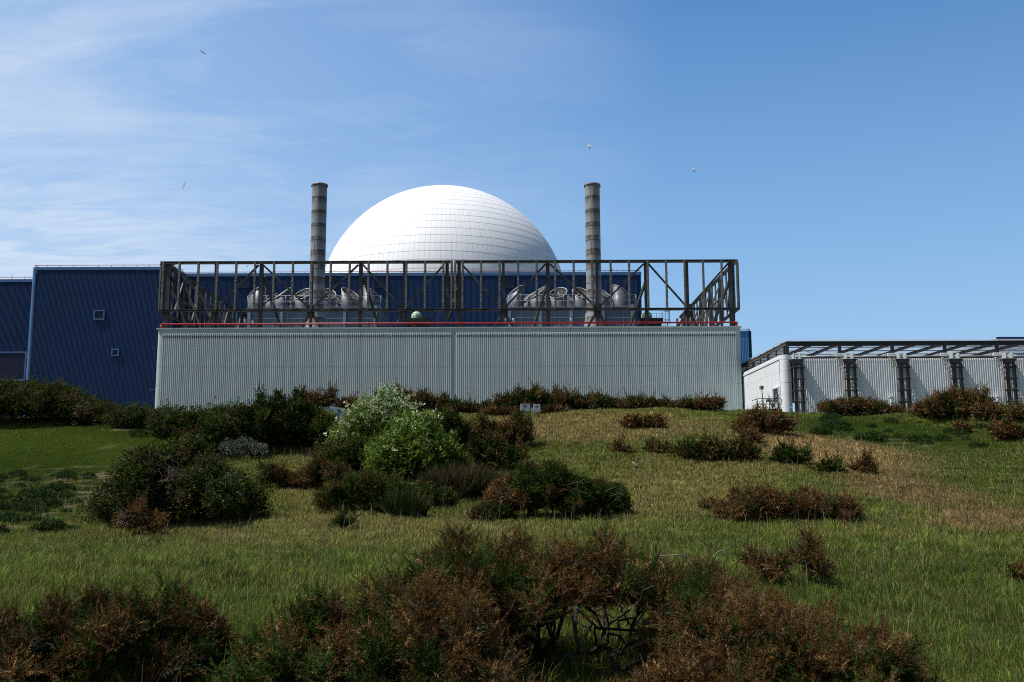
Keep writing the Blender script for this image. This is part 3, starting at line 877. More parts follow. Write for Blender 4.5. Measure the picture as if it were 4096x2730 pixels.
# long roller pipes between the supports
cols = [3172, 3381, 3592, 3803, 4015, 4226]
zp = P(3600, 1427.5, YP).z
for a, b in zip(cols[:-1], cols[1:]):
    xa, xb = P(a + 16, 1430, YP).x, P(b - 12, 1430, YP).x
    MB().tube([(xa, YP + 0.16, zp), (xb, YP + 0.16, zp)], 0.14, 10).build("roof_pipe", PIPE_DK, pump)
    MB().box(xa, xb, YP + 0.03, YP + 0.3, zp - 0.34, zp - 0.145).build("pipe_shadow", BLACK, pump)  # black strip standing in for the shadow under the pipe

# roof cage over the pump hall
ct0 = P(3600, 1364.5, YP).z
ct1 = P(3600, 1383, YP).z
cage = thing("roof_cage", (wx0 + 20, YP, wt), "dark steel roof cage with pale netting on top of the white pump hall", "roof cage")
cx0 = P(3147, 1370, YP).x
MB().ibeam((cx0, YP + 0.17, (ct0 + ct1) / 2), (wx1, YP + 0.17, (ct0 + ct1) / 2), 0.3, ct0 - ct1, t=0.09).build("front_beam", DARK, cage)
for px in (3150, 3360, 3571, 3781, 3990, 4200):
    x = P(px, 1390, YP).x
    MB().box(x - 0.16, x + 0.16, YP + 0.03, YP + 0.33, wt - 0.3, ct1 + (0.3 if px > 3200 else 0.5)).build("post", DARK, cage)
ns = 15
for i in range(ns):
    x = P(3250 + 105.5 * (i - 6), 1380, YP).x + 0.3
    if x < cx0 + 0.2:
        continue
    MB().ibeam((x, YP + 0.35, ct1 + 0.33), (x, YP + 46, ct1 + 0.75), 0.16, 0.34, t=0.06).build("rafter", DARK, cage)
for k in range(14):
    y = YP + 2.6 + 3.3 * k
    MB().beam((cx0, y, ct1 + 0.62 + 0.01 * k), (wx1, y, ct1 + 0.62 + 0.01 * k), 0.16, 0.10).build("purlin", CLIP, cage)
for k in range(7):
    a, b = YP + 0.02 + 6.6 * k, YP + 6.6 * (k + 1)
    MB().add([(cx0, a, ct1 + 0.72 + 0.066 * k * 0.5), (wx1, a, ct1 + 0.72 + 0.066 * k * 0.5), (wx1, b, ct1 + 0.75 + 0.066 * k * 0.5), (cx0, b, ct1 + 0.75 + 0.066 * k * 0.5)], [(0, 1, 2, 3)]).build("netting", NET, cage)
for s, (xa, xb) in enumerate(((cx0 + 1, cx0 + 7), (cx0 + 26, cx0 + 31))):
    MB().beam((xa, YP + 1, ct1 + 0.35), (xb, YP + 12, ct1 + 0.35), 0.04, 0.04).beam((xb, YP + 1, ct1 + 0.3), (xa, YP + 12, ct1 + 0.3), 0.04, 0.04).build("wind_brace", DARK, cage)
# side of the cage running back over the sunlit wall
MB().ibeam((cx0, YP + 0.3, ct1 + 0.3), (cx0, YP + 46, ct1 + 0.3), 0.2, 0.42, t=0.07).build("side_beam", RUSTY, cage)
for k in range(13):
    y = YP + 0.9 + 3.75 * k
    w = 0.16 if k % 2 == 0 else 0.07
    MB().box(cx0 - w, cx0 + w, y - w, y + w, wt - 0.3, ct1 + 0.1).build("post", DARK, cage)
    mb = MB()
    for j in range(9):
        z = ct1 - 0.62 + 0.085 * j
        mb.box(cx0 - 0.02, cx0 + 0.02, y + w + 0.01, y + 3.75 - 0.2, z, z + 0.022)
    for j in range(12):
        mb.box(cx0 - 0.012, cx0 + 0.012, y + w + 0.3 * j, y + w + 0.3 * j + 0.022, ct1 - 0.63, ct1 + 0.1)
    mb.build("grille", RUSTY, cage)

# pipe supports
fx = P(cols[1], 1500, YP).x
S0 = thing("pipe_support", (fx, YP, Z0), "", "pipe support", "pipe supports along the pump hall front")
zb_ = P(3500, 1441, YP).z      # top of the bracket
yo = YP - 0.9
MB().ibeam((fx + 0.02, yo, Z0), (fx + 0.02, yo, zb_ - 0.6), 0.32, 0.30, up=(0, 1, 0), t=0.06).build("post", DARK, S0)
MB().add([(fx - 0.42, y, zb_) for y in (yo - 0.3, YP - 0.1)] + [(fx + 1.05, y, zb_) for y in (yo - 0.3, YP - 0.1)] + [(fx - 0.1, y, zb_ - 0.55) for y in (yo - 0.3, YP - 0.1)] + [(fx + 0.7, y, zb_ - 0.55) for y in (yo - 0.3, YP - 0.1)],
         [(0, 2, 6, 4), (1, 5, 7, 3), (0, 1, 3, 2), (4, 6, 7, 5), (0, 4, 5, 1), (2, 3, 7, 6)]).build("bracket", DARK, S0)
MB().box(fx + 0.60, fx + 0.70, yo - 0.12, yo + 0.12, Z0, zb_ - 0.56, 0).box(fx + 0.705, fx + 0.92, yo - 0.10, yo + 0.1, Z0, zb_ - 0.56, 1).build("cable_tray", [TRAY, DARK], S0)
for y in (1474, 1519, 1565, 1611, 1657):
    z = P(3500, y, YP).z
    MB().box(fx - 0.45, fx + 1.02, yo - 0.2, yo + 0.0, z - 0.11, z + 0.06).box(fx + 0.1, fx + 0.2, yo + 0.0, YP - 0.1, z - 0.1, z + 0.05).build("cross_bracket", DARK, S0)
for k in range(2):
    x = fx - 0.44 + 0.15 * k
    top = zb_ + 0.40 - 0.26 * (1 - k)
    arc = [(x - 0.62 + 0.62 * math.sin(a), yo + 0.3, top - 1.3 + 1.3 * math.cos(a)) for a in np.linspace(0, math.pi / 2, 9)]
    MB().tube([(x - 0.66, YP - 0.1, top), *arc, (x, yo + 0.3, Z0)], 0.055, 8).build("service_pipe", PIPE, S0)
for s in (0.0, 0.72):
    MB().box(fx - 0.08 + s, fx + 0.02 + s, yo - 0.1, YP - 0.1, zb_ + 0.003, zb_ + 0.66).lathe([(0.01, zb_ + 0.8), (0.05, zb_ + 0.66)], (fx - 0.03 + s, yo + 0.2), 8).build("pipe_cheek", COPING, S0)
mb = MB()
for i in range(5):
    x = fx - 1.0 + 0.22 * i
    mb.box(x, x + 0.14, YP - 0.1, YP + 0.3, zp + 0.1, zp + 0.42)
mb.box(fx - 1.05, fx + 0.1, YP - 0.05, YP + 0.32, zp + 0.05, zp + 0.38)
mb.build("vent_hood", WHITE, S0)
MB().add([(fx - 1.06, YP + 0.3, zp + 0.42), (fx - 1.06, YP + 3.5, zp + 0.42), (fx - 1.06, YP + 3.5, zp + 0.0), (fx - 1.06, YP + 0.3, zp + 0.0)] + [(fx - 0.9, YP + 0.3, zp + 0.42), (fx - 0.9, YP + 3.5, zp + 0.42), (fx - 0.9, YP + 3.5, zp + 0.0), (fx - 0.9, YP + 0.3, zp + 0.0)],
         [(0, 3, 2, 1), (4, 5, 6, 7), (0, 1, 5, 4), (0, 4, 7, 3)]).build("hood_duct", WHITE, S0)
zj = P(3500, 1592, YP).z
MB().box(fx - 1.15, fx - 0.8, YP - 0.5, YP - 0.12, zj - 0.55, zj).box(fx - 1.25, fx - 0.7, YP - 0.55, YP - 0.1, zj + 0.003, zj + 0.12).build("junction_box", WHITE, S0)
names = ["dark pipe support nearest the rounded white corner", "second dark pipe support from the rounded white corner", "third dark pipe support from the white corner, beside a low brown bush",
         "fourth dark pipe support from the white corner, behind the tall brown gorse", "fifth dark pipe support from the white corner", "sixth dark pipe support, farthest from the white corner"]
S0["label"] = names[1]
for i in (0, 2, 3, 4):
    o = dup(S0, (P(cols[i], 1500, YP).x, YP, Z0), names[i])
    if i == 0:                        # the corner support carries no pipes
        for ch in list(o.children):
            if ch.name.startswith(("service_pipe", "vent_hood", "hood_duct", "junction_box")):
                bpy.data.objects.remove(ch)

# access platform by the white side wall
YQ = 100.0
q0, q1 = P(3028, 1600, YQ), P(3127, 1600, YQ)
pz = P(3080, 1636, YQ).z
plat = thing("access_platform", ((q0.x + q1.x) / 2, YQ, Z0), "small railed platform with a grey notice board below the sunlit white wall", "platform")
MB().box(P(3078, 1600, YQ).x, q1.x, YQ, YQ + 2.2, P(3080, 1654, YQ).z, pz).build("deck_beam", DARK, plat)
for x in (q0.x + 0.3, q1.x - 0.3):
    for y in (YQ + 0.2, YQ + 2.0):
        MB().tube([(x, y, Z0), (x, y, P(3080, 1650, YQ).z)], 0.06, 6).build("leg", DARK, plat)
g = MB()
h1, h2 = P(3080, 1594.5, YQ).z, P(3080, 1617, YQ).z
for z in (h1, h2):
    g.tube([(q0.x, YQ + 2.0, z - 0.05), (q0.x, YQ + 0.1, z - 0.05), (q0.x + 0.4, YQ, z), (q1.x - 0.15, YQ, z), (q1.x, YQ + 0.1, z - 0.1)], 0.035, 6)
g.tube([(q1.x - 0.15, YQ, h1), (q1.x - 0.02, YQ, h1 - 0.12), (q1.x - 0.02, YQ, h2 + 0.1), (q1.x - 0.15, YQ, h2)], 0.035, 6)
for f in (0.0, 0.25, 0.5, 0.72, 0.88):
    x = q0.x + (q1.x - q0.x) * f
    g.tube([(x, YQ + 0.02, pz - 0.4), (x, YQ + 0.02, h1)], 0.035, 6)
g.build("handrail", DARK, plat)
a, b = P(3064, 1597.5, YQ), P(3108, 1609, YQ)
MB().box(a.x, b.x, YQ + 0.05, YQ + 0.12, b.z, a.z).build("notice_board", COPING, plat)
for px in (3068, 3086, 3092):
    x = P(px, 1620, YQ).x
    MB().tube([(x - 0.15, YQ + 0.6, pz), (x, YQ + 0.1, b.z)], 0.03, 5).build("board_strut", DARK, plat)
MB().box(P(3093, 1620, YQ).x, P(3106, 1620, YQ).x, YQ + 0.5, YQ + 0.9, P(3080, 1628, YQ).z, P(3080, 1613, YQ).z).box(P(3094, 1620, YQ).x, P(3105, 1620, YQ).x, YQ + 0.46, YQ + 0.5, P(3080, 1620, YQ).z, P(3080, 1611, YQ).z).build("control_box", COPING, plat)
for px, yt, sz, lab in ((3047, 1545, 0.32, "tall thin lamp post with a square floodlight against the sunlit white wall"), (3109.5, 1579, 0.22, "short lamp post with a small square floodlight at the platform's end")):
    p, hd = P(px, yt + 12, YQ - 0.4), P(px, yt + 6, YQ - 0.4)
    lp = thing("lamp_post", (p.x, YQ - 0.4, Z0), lab, "lamp post", "lamp posts at the platform")
    MB().tube([(p.x + 0.12, YQ - 0.4, Z0), (p.x + 0.06, YQ - 0.4, hd.z - 1.2)], 0.075, 8).tube([(p.x + 0.06, YQ - 0.4, hd.z - 1.2), (p.x, YQ - 0.4, hd.z)], 0.045, 8).build("pole", STEEL, lp)
    MB().box(p.x - sz / 2, p.x + sz / 2, YQ - 0.55, YQ - 0.2, hd.z - sz / 2, hd.z + sz / 2).box(p.x - sz / 2 - 0.02, p.x + sz / 2 + 0.02, YQ - 0.2, YQ - 0.16, hd.z - sz / 2 - 0.02, hd.z + sz / 2 + 0.02).build("lamp_head", CLIP, lp)
    MB().box(p.x - 0.05, p.x + 0.05, YQ - 0.58, YQ - 0.551, hd.z - sz / 2, hd.z + sz / 2).build("mounting_arm", DARK, lp)

# ---- no-drone notices on the ridge
def text_mesh(txt, w, h, thick=0.004):
    cu = bpy.data.curves.new("lettering", "FONT")
    cu.body, cu.size, cu.align_x, cu.align_y = txt, 1.0, "CENTER", "CENTER"
    o = bpy.data.objects.new("lettering", cu)
    COL.objects.link(o)
    dg = bpy.context.evaluated_depsgraph_get()
    me = bpy.data.meshes.new_from_object(o.evaluated_get(dg))
    bpy.data.objects.remove(o)
    xs = [v.co.x for v in me.vertices]
    ys = [v.co.y for v in me.vertices]
    sx, sy = w / (max(xs) - min(xs)), h / (max(ys) - min(ys))
    vs = [(v.co.x * sx, -thick, v.co.y * sy) for v in me.vertices]
    fs = [tuple(p.vertices) for p in me.polygons]
    bpy.data.meshes.remove(me)
    return vs, fs


def sign(px0, px1, py0, py1, Y, label, strip, yaw=0.0):
    a, b = P(px0, py0, Y), P(px1, py1, Y)
    w, h = b.x - a.x, a.z - b.z
    x, zc = (a.x + b.x) / 2, (a.z + b.z) / 2
    gz_ = float(tz(x, Y)) - 0.2
    s = thing("notice_sign", (x, Y, gz_), label, "sign", "no-drone notices on the ridge")
    for k in (-0.3, 0.3):
        MB().tube([(x + k * w, Y + 0.05, gz_), (x + k * w, Y + 0.05, zc + h * 0.4)], 0.025, 6).build("post", STEEL, s)
    bd = MB().box(x - w / 2, x + w / 2, Y, Y + 0.012, zc - h / 2, zc + h / 2).build("board", SIGNW, s)
    r = w * 0.21
    cz = zc + h * 0.12
    ring = []
    n = 36
    for rr in (r * 0.84, r):
        ring += [(x + rr * math.cos(2 * math.pi * i / n), Y - 0.002, cz + rr * math.sin(2 * math.pi * i / n)) for i in range(n)]
    MB().add(ring, [(i, (i + 1) % n, n + (i + 1) % n, n + i) for i in range(n)]).beam((x - r * 0.62, Y - 0.0055, cz + r * 0.62), (x + r * 0.62, Y - 0.0055, cz - r * 0.62), 0.002, r * 0.13, up=(0, 0, 1)).build("prohibition_ring", SIGNR, bd)
    e = MB()
    y0, y1 = Y - 0.006, Y - 0.004
    e.box(x - r * 0.45, x + r * 0.45, y0, y1, cz + r * 0.02, cz + r * 0.42)
    for k in (-1, 1):
        e.beam((x + k * r * 0.4, Y - 0.009, cz + r * 0.3), (x + k * r * 1.15, Y - 0.009, cz + r * 0.55), 0.002, r * 0.16)
        e.box(x + k * r * 1.15 - r * 0.42, x + k * r * 1.15 + r * 0.42, y0, y1, cz + r * 0.6, cz + r * 0.7)
        e.beam((x + k * r * 0.38, Y - 0.008, cz), (x + k * r * 0.5, Y - 0.008, cz - r * 0.55), 0.002, r * 0.1)
    e.box(x - r * 0.18, x + r * 0.18, y0 - 0.001, y1, cz - r * 0.4, cz)
    e.build("drone_symbol", SIGNK, bd)
    vs, fs = text_mesh("NO DRONE ZONE", w * 0.78, h * 0.07)
    MB().add([(x + v[0], Y + v[1], zc - h * 0.36 + v[2]) for v in vs], fs).build("lettering", SIGNK, bd)
    if strip:
        MB().box(x - w / 2, x + w / 2, Y + 0.002, Y + 0.014, zc - h * 0.98, zc - h * 0.55).build("lower_plate", SIGNW, s)
        MB().box(x - w / 2, x + w / 2, Y - 0.001, Y + 0.0015, zc - h * 0.83, zc - h * 0.70).build("dark_band", SIGNK, s)
    s.rotation_euler.z = R(15)
    return s


sign(1338, 1377, 1633, 1664, 41.0, "square no-drone notice with a lower plate, half hidden by the pale flowering shrub", True)
sign(2133, 2162, 1617, 1648, 44.8, "small square no-drone notice standing clear in the brown gorse hedge", False)
sign(2081, 2120, 1616, 1645, 45.6, "wide notice mostly buried in brown gorse beside the small no-drone notice", False)

# ---- gulls
def gull(px, py, Y, span, head, wing, lift, fold, label):
    """head, wing: directions in the view (right, up, away); lift/fold: angles of arm and hand"""
    f3 = lambda v: (RT * v[0] + UP * v[1] + FW * v[2])
    h = f3(head).normalized()
    w = f3(wing)
    w = (w - h * w.dot(h)).normalized()
    u = w.cross(h)
    o = P(px, py, Y)
    L = span * 0.42
    V, Fc, C = [], [], []
    prof = [(0.56, 0.004, 0.0), (0.50, 0.022, 0.0), (0.47, 0.055, 0.0), (0.40, 0.075, 0.01), (0.32, 0.075, 0.0), (0.15, 0.115, -0.01), (-0.08, 0.12, -0.01), (-0.28, 0.075, 0.0), (-0.40, 0.04, 0.01), (-0.62, 0.012, 0.015)]
    n = 10
    for i, (t, r, z) in enumerate(prof):
        fl = 2.6 if i == len(prof) - 1 else 1.0
        for k in range(n):
            a = 2 * math.pi * k / n
            V.append(h * t * L + w * (r * L * fl * 2.2 * math.cos(a) if fl > 1 else r * L * math.cos(a)) + u * ((r * math.sin(a) + z) * L))
            C.append((0.55, 0.35, 0.08) if i < 2 else (0.80, 0.80, 0.78))
    for i in range(len(prof) - 1):
        for k in range(n):
            Fc.append((i * n + k, i * n + (k + 1) % n, (i + 1) * n + (k + 1) % n, (i + 1) * n + k))
    # wings: stations (out along the wing, forward sweep, chord)
    st = [(0.0, 0.10, 0.46), (0.22, 0.20, 0.44), (0.42, 0.24, 0.38), (0.62, 0.12, 0.30), (0.82, -0.06, 0.20), (1.0, -0.30, 0.05)]
    for s, (la, fo) in zip((1, -1), zip(lift, fold)):
        b0 = len(V)
        pos = Vector((0, 0, 0))
        prev = 0
        for i, (out, sw, ch) in enumerate(st):
            a = la if out <= 0.45 else fo
            pos = pos + (w * s * math.cos(a) + u * math.sin(a)) * ((out - prev) * span / 2)
            prev = out
            for e, th in ((0, 1), (-0.5, 1.2), (-1, 0.2)):
                for q in (1, -1):
                    V.append(pos + h * (sw + e * ch) * L * 0.9 + u * (0.012 * th * q * L))
                    C.append((0.02, 0.02, 0.025) if out > 0.8 else ((0.42, 0.44, 0.47) if q > 0 else (0.72, 0.72, 0.70)))
        for i in range(len(st) - 1):
            a, b = b0 + 6 * i, b0 + 6 * (i + 1)
            for t0, t1 in ((0, 2), (2, 4)):
                Fc.append((a + t0, a + t1, b + t1, b + t0))
                Fc.append((a + t0 + 1, b + t0 + 1, b + t1 + 1, a + t1 + 1))
            Fc.append((a, b, b + 1, a + 1))
            Fc.append((a + 4, a + 5, b + 5, b + 4))
        e = b0 + 6 * (len(st) - 1)
        Fc += [(e, e + 2, e + 3, e + 1), (e + 2, e + 4, e + 5, e + 3)]
    me = np_mesh("gull", np.array([tuple(v) for v in V]), np.array(Fc), np.array(C), FEATHER)
    g = link("gull", me, None, o)
    return tag(g, label, "gull", "gulls flying over the site")


gull(812, 210, 150, 1.2, (0.45, 0.25, -0.6), (0.85, -0.45, 0.3), (0.15, 0.1), (-0.1, -0.25), "gull gliding with level wings, highest in the sky above the tall blue hall")
gull(734, 743, 140, 1.5, (-1, -0.03, 0.1), (-0.1, 0.75, 0.62), (0.2, 0.1), (-0.15, 0.05), "gull banking steeply with one black wingtip down, above the tall blue hall")
gull(2357, 584, 140, 1.5, (-0.9, -0.1, 0.3), (0.42, 0.60, 0.65), (0.45, 0.1), (0.1, -1.0), "gull with a bent black-tipped wing hanging down, right above the paler chimney")
gull(2776, 676, 150, 1.45, (-0.95, 0.05, 0.2), (0.45, 0.6, 0.65), (0.5, 0.1), (0.0, -0.9), "gull flapping in the empty blue sky beyond the paler chimney")
gull(173, 903, 240, 1.1, (-0.6, 0.1, 0.5), (0.6, 0.5, 0.6), (0.4, 0.2), (0.0, -0.5), "tiny far gull over the lower blue annex")
gull(991, 1060, 136, 1.1, (-1, 0.0, 0.1), (0.3, 0.5, 0.8), (0.5, 0.1), (0.3, -0.4), "white gull flying just behind the top of the steel frame near the blue hall")
gull(2670, 1092, 136, 1.3, (-0.5, 0.2, 0.7), (0.8, -0.5, 0.2), (0.1, 0.1), (0.0, -0.1), "gull gliding in the open bay of the steel frame against the sky")

# ================================================================== GROUND AND GRASS
def ell(px, py, cx, cy, rx, ry, rot=0.0):
    c, s = math.cos(rot), math.sin(rot)
    u, v = (px - cx) * c + (py - cy) * s, -(px - cx) * s + (py - cy) * c
    return np.clip(1.25 - ((u / rx) ** 2 + (v / ry) ** 2) ** 0.5, 0, 0.6) / 0.6


C3 = lambda *c: np.array(c)
LUSH, OLIVE, STRAW, TAN, LAWN, RED_TAN, DKG = C3(0.062, 0.092, 0.018), C3(0.098, 0.116, 0.022), C3(0.29, 0.235, 0.085), C3(0.34, 0.215, 0.105), C3(0.050, 0.082, 0.013), C3(0.19, 0.115, 0.062), C3(0.028, 0.052, 0.010)


def turf(x, y, z):
    """what grows at a spot of the slope: (colour, height factor, straw share)"""
    px, py = proj(x, y, z)
    n1, n2, n3 = vn(x, y, 1, 3.2), vn(x, y, 7, 1.1), vn(x + 7, y, 4, 0.45)
    k = np.clip((n1 - 0.48) * 2.6 + (n2 - 0.5) * 1.2, 0, 1)[:, None]
    c = LUSH * (1 - k) + OLIVE * k
    up = np.clip((2330 - py) / 300, 0, 1)[:, None]            # drier towards the top of the slope
    c = c * (1 - 0.45 * up) + OLIVE * 0.45 * up
    c = c * (0.58 + 0.60 * n3 + 0.28 * vn(x + 2, y + 1, 6, 0.9))[:, None]
    h = 0.35 + 0.6 * n1 + 0.7 * n2 + 0.4 * n3
    st = 0.085 + 0.20 * np.clip(n2 * 1.8 - 0.55, 0, 1) + 0.07 * up[:, 0]

    def zone(w, col, amt, hf=1.0, sf=0.0):
        nonlocal c, h, st
        w = np.clip(w * (0.55 + 0.9 * n2), 0, 1) * amt
        c = c * (1 - w[:, None]) + col * w[:, None]
        h = h * (1 - w) + h * hf * w
        st = st * (1 - w) + sf * w

    zone(ell(px, py, 240, 1790, 560, 125), LAWN, 0.95, 0.28, 0.02)
    zone(ell(px, py, 120, 1960, 420, 140), DKG, 0.8, 0.6, 0.04)
    zone(ell(px, py, 700, 1690, 500, 60), DKG, 0.8, 0.6, 0.04)
    zone(ell(px, py, 2350, 1712, 560, 60), TAN * 0.85, 0.5, 0.9, 0.35)
    zone(ell(px, py, 3330, 1815, 430, 62, 0.14), TAN, 1.0, 1.0, 0.55)
    zone(ell(px, py, 3640, 1960, 300, 60, 0.15), RED_TAN, 0.75, 0.9, 0.30)
    zone(ell(px, py, 3950, 2085, 220, 50), RED_TAN * 1.1, 0.7, 0.9, 0.3)
    zone(ell(px, py, 3560, 1735, 470, 55, 0.10), DKG * 1.2, 0.95, 0.35, 0.04)
    zone(ell(px, py, 3900, 1880, 380, 90, 0.1), LUSH * 0.9, 0.6, 0.6, 0.12)
    zone(ell(px, py, 1250, 2130, 900, 75), STRAW * 0.8, 0.42, 1.0, 0.34)
    zone(ell(px, py, 2750, 1930, 420, 130, -0.2), STRAW * 0.8, 0.55, 1.1, 0.4)
    zone(ell(px, py, 1250, 1960, 120, 160), STRAW * 0.7, 0.5, 1.0, 0.3)
    zone(ell(px, py, 3500, 2560, 700, 260), LUSH * 0.8, 0.5, 1.1, 0.12)
    zone(ell(px, py, 500, 2330, 700, 180), LUSH, 0.6, 1.1, 0.18)
    return c, h, st


def bare(x, y, z):
    px, py = proj(x, y, z)
    n = vn(x + 3, y + 11, 2, 0.5)
    w = np.maximum.reduce([ell(px, py, 330, 1975, 330, 110), ell(px, py, 620, 1690, 260, 40), ell(px, py, 3560, 1765, 260, 26, 0.12) * 0.55, ell(px, py, 450, 1800, 120, 24) * 0.25, ell(px, py, 250, 2110, 260, 40)])
    return w * np.clip((n * 0.5 + vn(x, y, 8, 0.16) * 0.5 - 0.55) * 7, 0, 1) * 0.8


def grid(lo, fine0, fine1, hi, step, grow=1.25):
    a = list(np.arange(fine0, fine1, step))
    s, p = step, fine1
    while p < hi:
        a.append(p)
        s *= grow
        p += s
    s, p = step, fine0
    pre = []
    while p > lo:
        s *= grow
        p -= s
        pre.append(p)
    return np.array(pre[::-1] + a + [hi])


GXs, GYs = grid(-4500, -38, 38, 4500, 0.26), grid(-400, -3, 56, 6000, 0.22)
gx, gy = np.meshgrid(GXs, GYs)
gx, gy = gx.ravel(), gy.ravel()
gzv = tz(gx, gy)
nx, ny = len(GXs), len(GYs)
i = np.arange(nx * ny).reshape(ny, nx)
gf = np.stack([i[:-1, :-1].ravel(), i[:-1, 1:].ravel(), i[1:, 1:].ravel(), i[1:, :-1].ravel()], 1)
gc, _h, _s = turf(gx, gy, gzv)
bw = bare(gx, gy, gzv)[:, None]
gc = gc * 0.62 * (1 - bw) + C3(0.24, 0.19, 0.14) * bw
gc[(gy > 60) | (gy < -5)] = C3(0.10, 0.10, 0.05)


def ground_material():
    m, t, b, L = nodes("sandy_turf_soil")
    a = t.nodes.new("ShaderNodeAttribute")
    a.attribute_name = "Col"
    tc = t.nodes.new("ShaderNodeTexCoord")
    n = t.nodes.new("ShaderNodeTexNoise")
    n.inputs["Scale"].default_value = 9
    n.inputs["Detail"].default_value = 10
    L.new(tc.outputs["Object"], n.inputs["Vector"])
    cr = t.nodes.new("ShaderNodeValToRGB")
    cr.color_ramp.elements[0].position, cr.color_ramp.elements[1].position = 0.3, 0.75
    cr.color_ramp.elements[0].color = (0.35, 0.33, 0.30, 1)
    cr.color_ramp.elements[1].color = (1.2, 1.15, 1.0, 1)
    L.new(n.outputs["Fac"], cr.inputs["Fac"])
    mx = t.nodes.new("ShaderNodeMix")
    mx.data_type, mx.blend_type = "RGBA", "MULTIPLY"
    mx.inputs["Factor"].default_value = 1
    L.new(a.outputs["Color"], mx.inputs["A"])
    L.new(cr.outputs["Color"], mx.inputs["B"])
    L.new(mx.outputs["Result"], b.inputs["Base Color"])
    b.inputs["Roughness"].default_value = 0.95
    b.inputs["Specular IOR Level"].default_value = 0.0
    bp = t.nodes.new("ShaderNodeBump")
    bp.inputs["Strength"].default_value = 0.5
    L.new(n.outputs["Fac"], bp.inputs["Height"])
    L.new(bp.outputs["Normal"], b.inputs["Normal"])
    return m


go = link("ground", np_mesh("ground", np.stack([gx, gy, gzv], 1), gf, gc, ground_material(), True))
tag(go, "grassy dune slope rising to a ridge before the buildings", "ground", kind="structure")


def blades(name, label, x, y, hgt, wid, col, tipcol, lean=0.75, fan=None):
    n = len(x)
    z = tz(x, y)
    az, ln = rng.uniform(0, 2 * math.pi, n), rng.uniform(0.05, 1.0, n) ** 0.8 * lean
    wind = 0.07
    if fan:
        az, ln = fan[0], 0.15 + lean * fan[1]
    dx, dy = np.cos(az) * ln + wind, np.sin(az) * ln
    fa = rng.uniform(-0.9, 0.9, n)                    # blade faces roughly towards or away from the slope's foot
    sx, sy = np.cos(fa) * wid / 2, np.sin(fa) * wid / 2
    b = np.stack([x, y, z - 0.02], 1)
    s = np.stack([sx, sy, 0 * sx], 1)
    mid = b + np.stack([dx * hgt * 0.30, dy * hgt * 0.30, hgt * 0.62], 1)
    tip = b + np.stack([dx * hgt * 0.95, dy * hgt * 0.95, hgt * (1.02 - 0.25 * ln)], 1)
    V = np.stack([b - s, b + s, mid + s * 0.75, mid - s * 0.75, tip], 1).reshape(-1, 3)
    k = np.arange(n) * 5
    F = np.concatenate([np.stack([k, k + 1, k + 2], 1), np.stack([k, k + 2, k + 3], 1), np.stack([k + 3, k + 2, k + 4], 1)])
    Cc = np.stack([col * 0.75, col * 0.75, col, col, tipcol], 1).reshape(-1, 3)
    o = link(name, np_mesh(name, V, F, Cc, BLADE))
    return tag(o, label, "grass", kind="stuff")


def scatter_xy(n, y0, y1, p=1.0, half=0.68):
    y = y0 + (y1 - y0) * rng.random(n) ** p
    return rng.uniform(-1, 1, n) * (half * y + 2.5), y


NG = 1550000
x, y = scatter_xy(NG, 3.5, 50.5, 0.92)
z = tz(x, y)
c, h, st = turf(x, y, z)
keep = (rng.random(NG) > bare(x, y, z) * 0.92) & (rng.random(NG) < 0.55 + 0.9 * vn(x, y, 9, 0.5))
x, y, z, c, h, st = x[keep], y[keep], z[keep], c[keep], h[keep], st[keep]
n = len(x)
jit = rng.normal(1.85, 0.65, (n, 1)).clip(0.5, 4.0)
dry = rng.random(n) < st
col = c * jit
col[dry] = (STRAW * rng.uniform(0.6, 1.25, (n, 1)))[dry]
dead = rng.random(n) < 0.08
col[dead] = (C3(0.10, 0.075, 0.045) * rng.uniform(0.5, 1.3, (n, 1)))[dead]
far = np.clip((y - 8) / 35, 0, 1)
hg = h * rng.uniform(0.45, 1.3, n) * (0.084 + 0.03 * far)
hg[dry] *= 1.1
wd = rng.uniform(0.55, 1.25, n) * np.maximum(0.0042, 0.00048 * y)
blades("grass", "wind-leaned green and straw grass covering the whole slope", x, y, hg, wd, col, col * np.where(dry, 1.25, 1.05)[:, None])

# tussocks: longer blades fanning from common feet
NT = 3200
tx, ty = scatter_xy(NT, 7, 49, 0.85)
tzv = tz(tx, ty)
tc_, th, ts = turf(tx, ty, tzv)
k = (th > 0.75) & (rng.random(NT) < 0.25 + 0.9 * vn(tx, ty, 4, 2.0))
tx, ty, tc_, th, ts = tx[k], ty[k], tc_[k], th[k], ts[k]
per = 46
m = len(tx)
rad = rng.uniform(0.07, 0.20, m).repeat(per)
ang, rr = rng.uniform(0, 6.283, m * per), rng.random(m * per) ** 0.6
x, y = tx.repeat(per) + np.cos(ang) * rr * rad, ty.repeat(per) + np.sin(ang) * rr * rad
tone = (tc_ * rng.uniform(1.0, 2.5, (m, 1))).repeat(per, 0) * rng.normal(1, 0.25, (m * per, 1)).clip(0.4, 1.8)
dr = rng.random(m * per) < (ts * 0.8).repeat(per)
tone[dr] = (STRAW * rng.uniform(0.6, 1.3, (m * per, 1)))[dr]
blades("tussock_grass", "taller tufts of grass fanning out among the turf", x, y, (th * rng.uniform(0.11, 0.21, m)).repeat(per) * rng.uniform(0.7, 1.15, m * per), np.maximum(0.005, 0.00052 * y), tone, tone * 1.15, 0.75, (ang, rr))

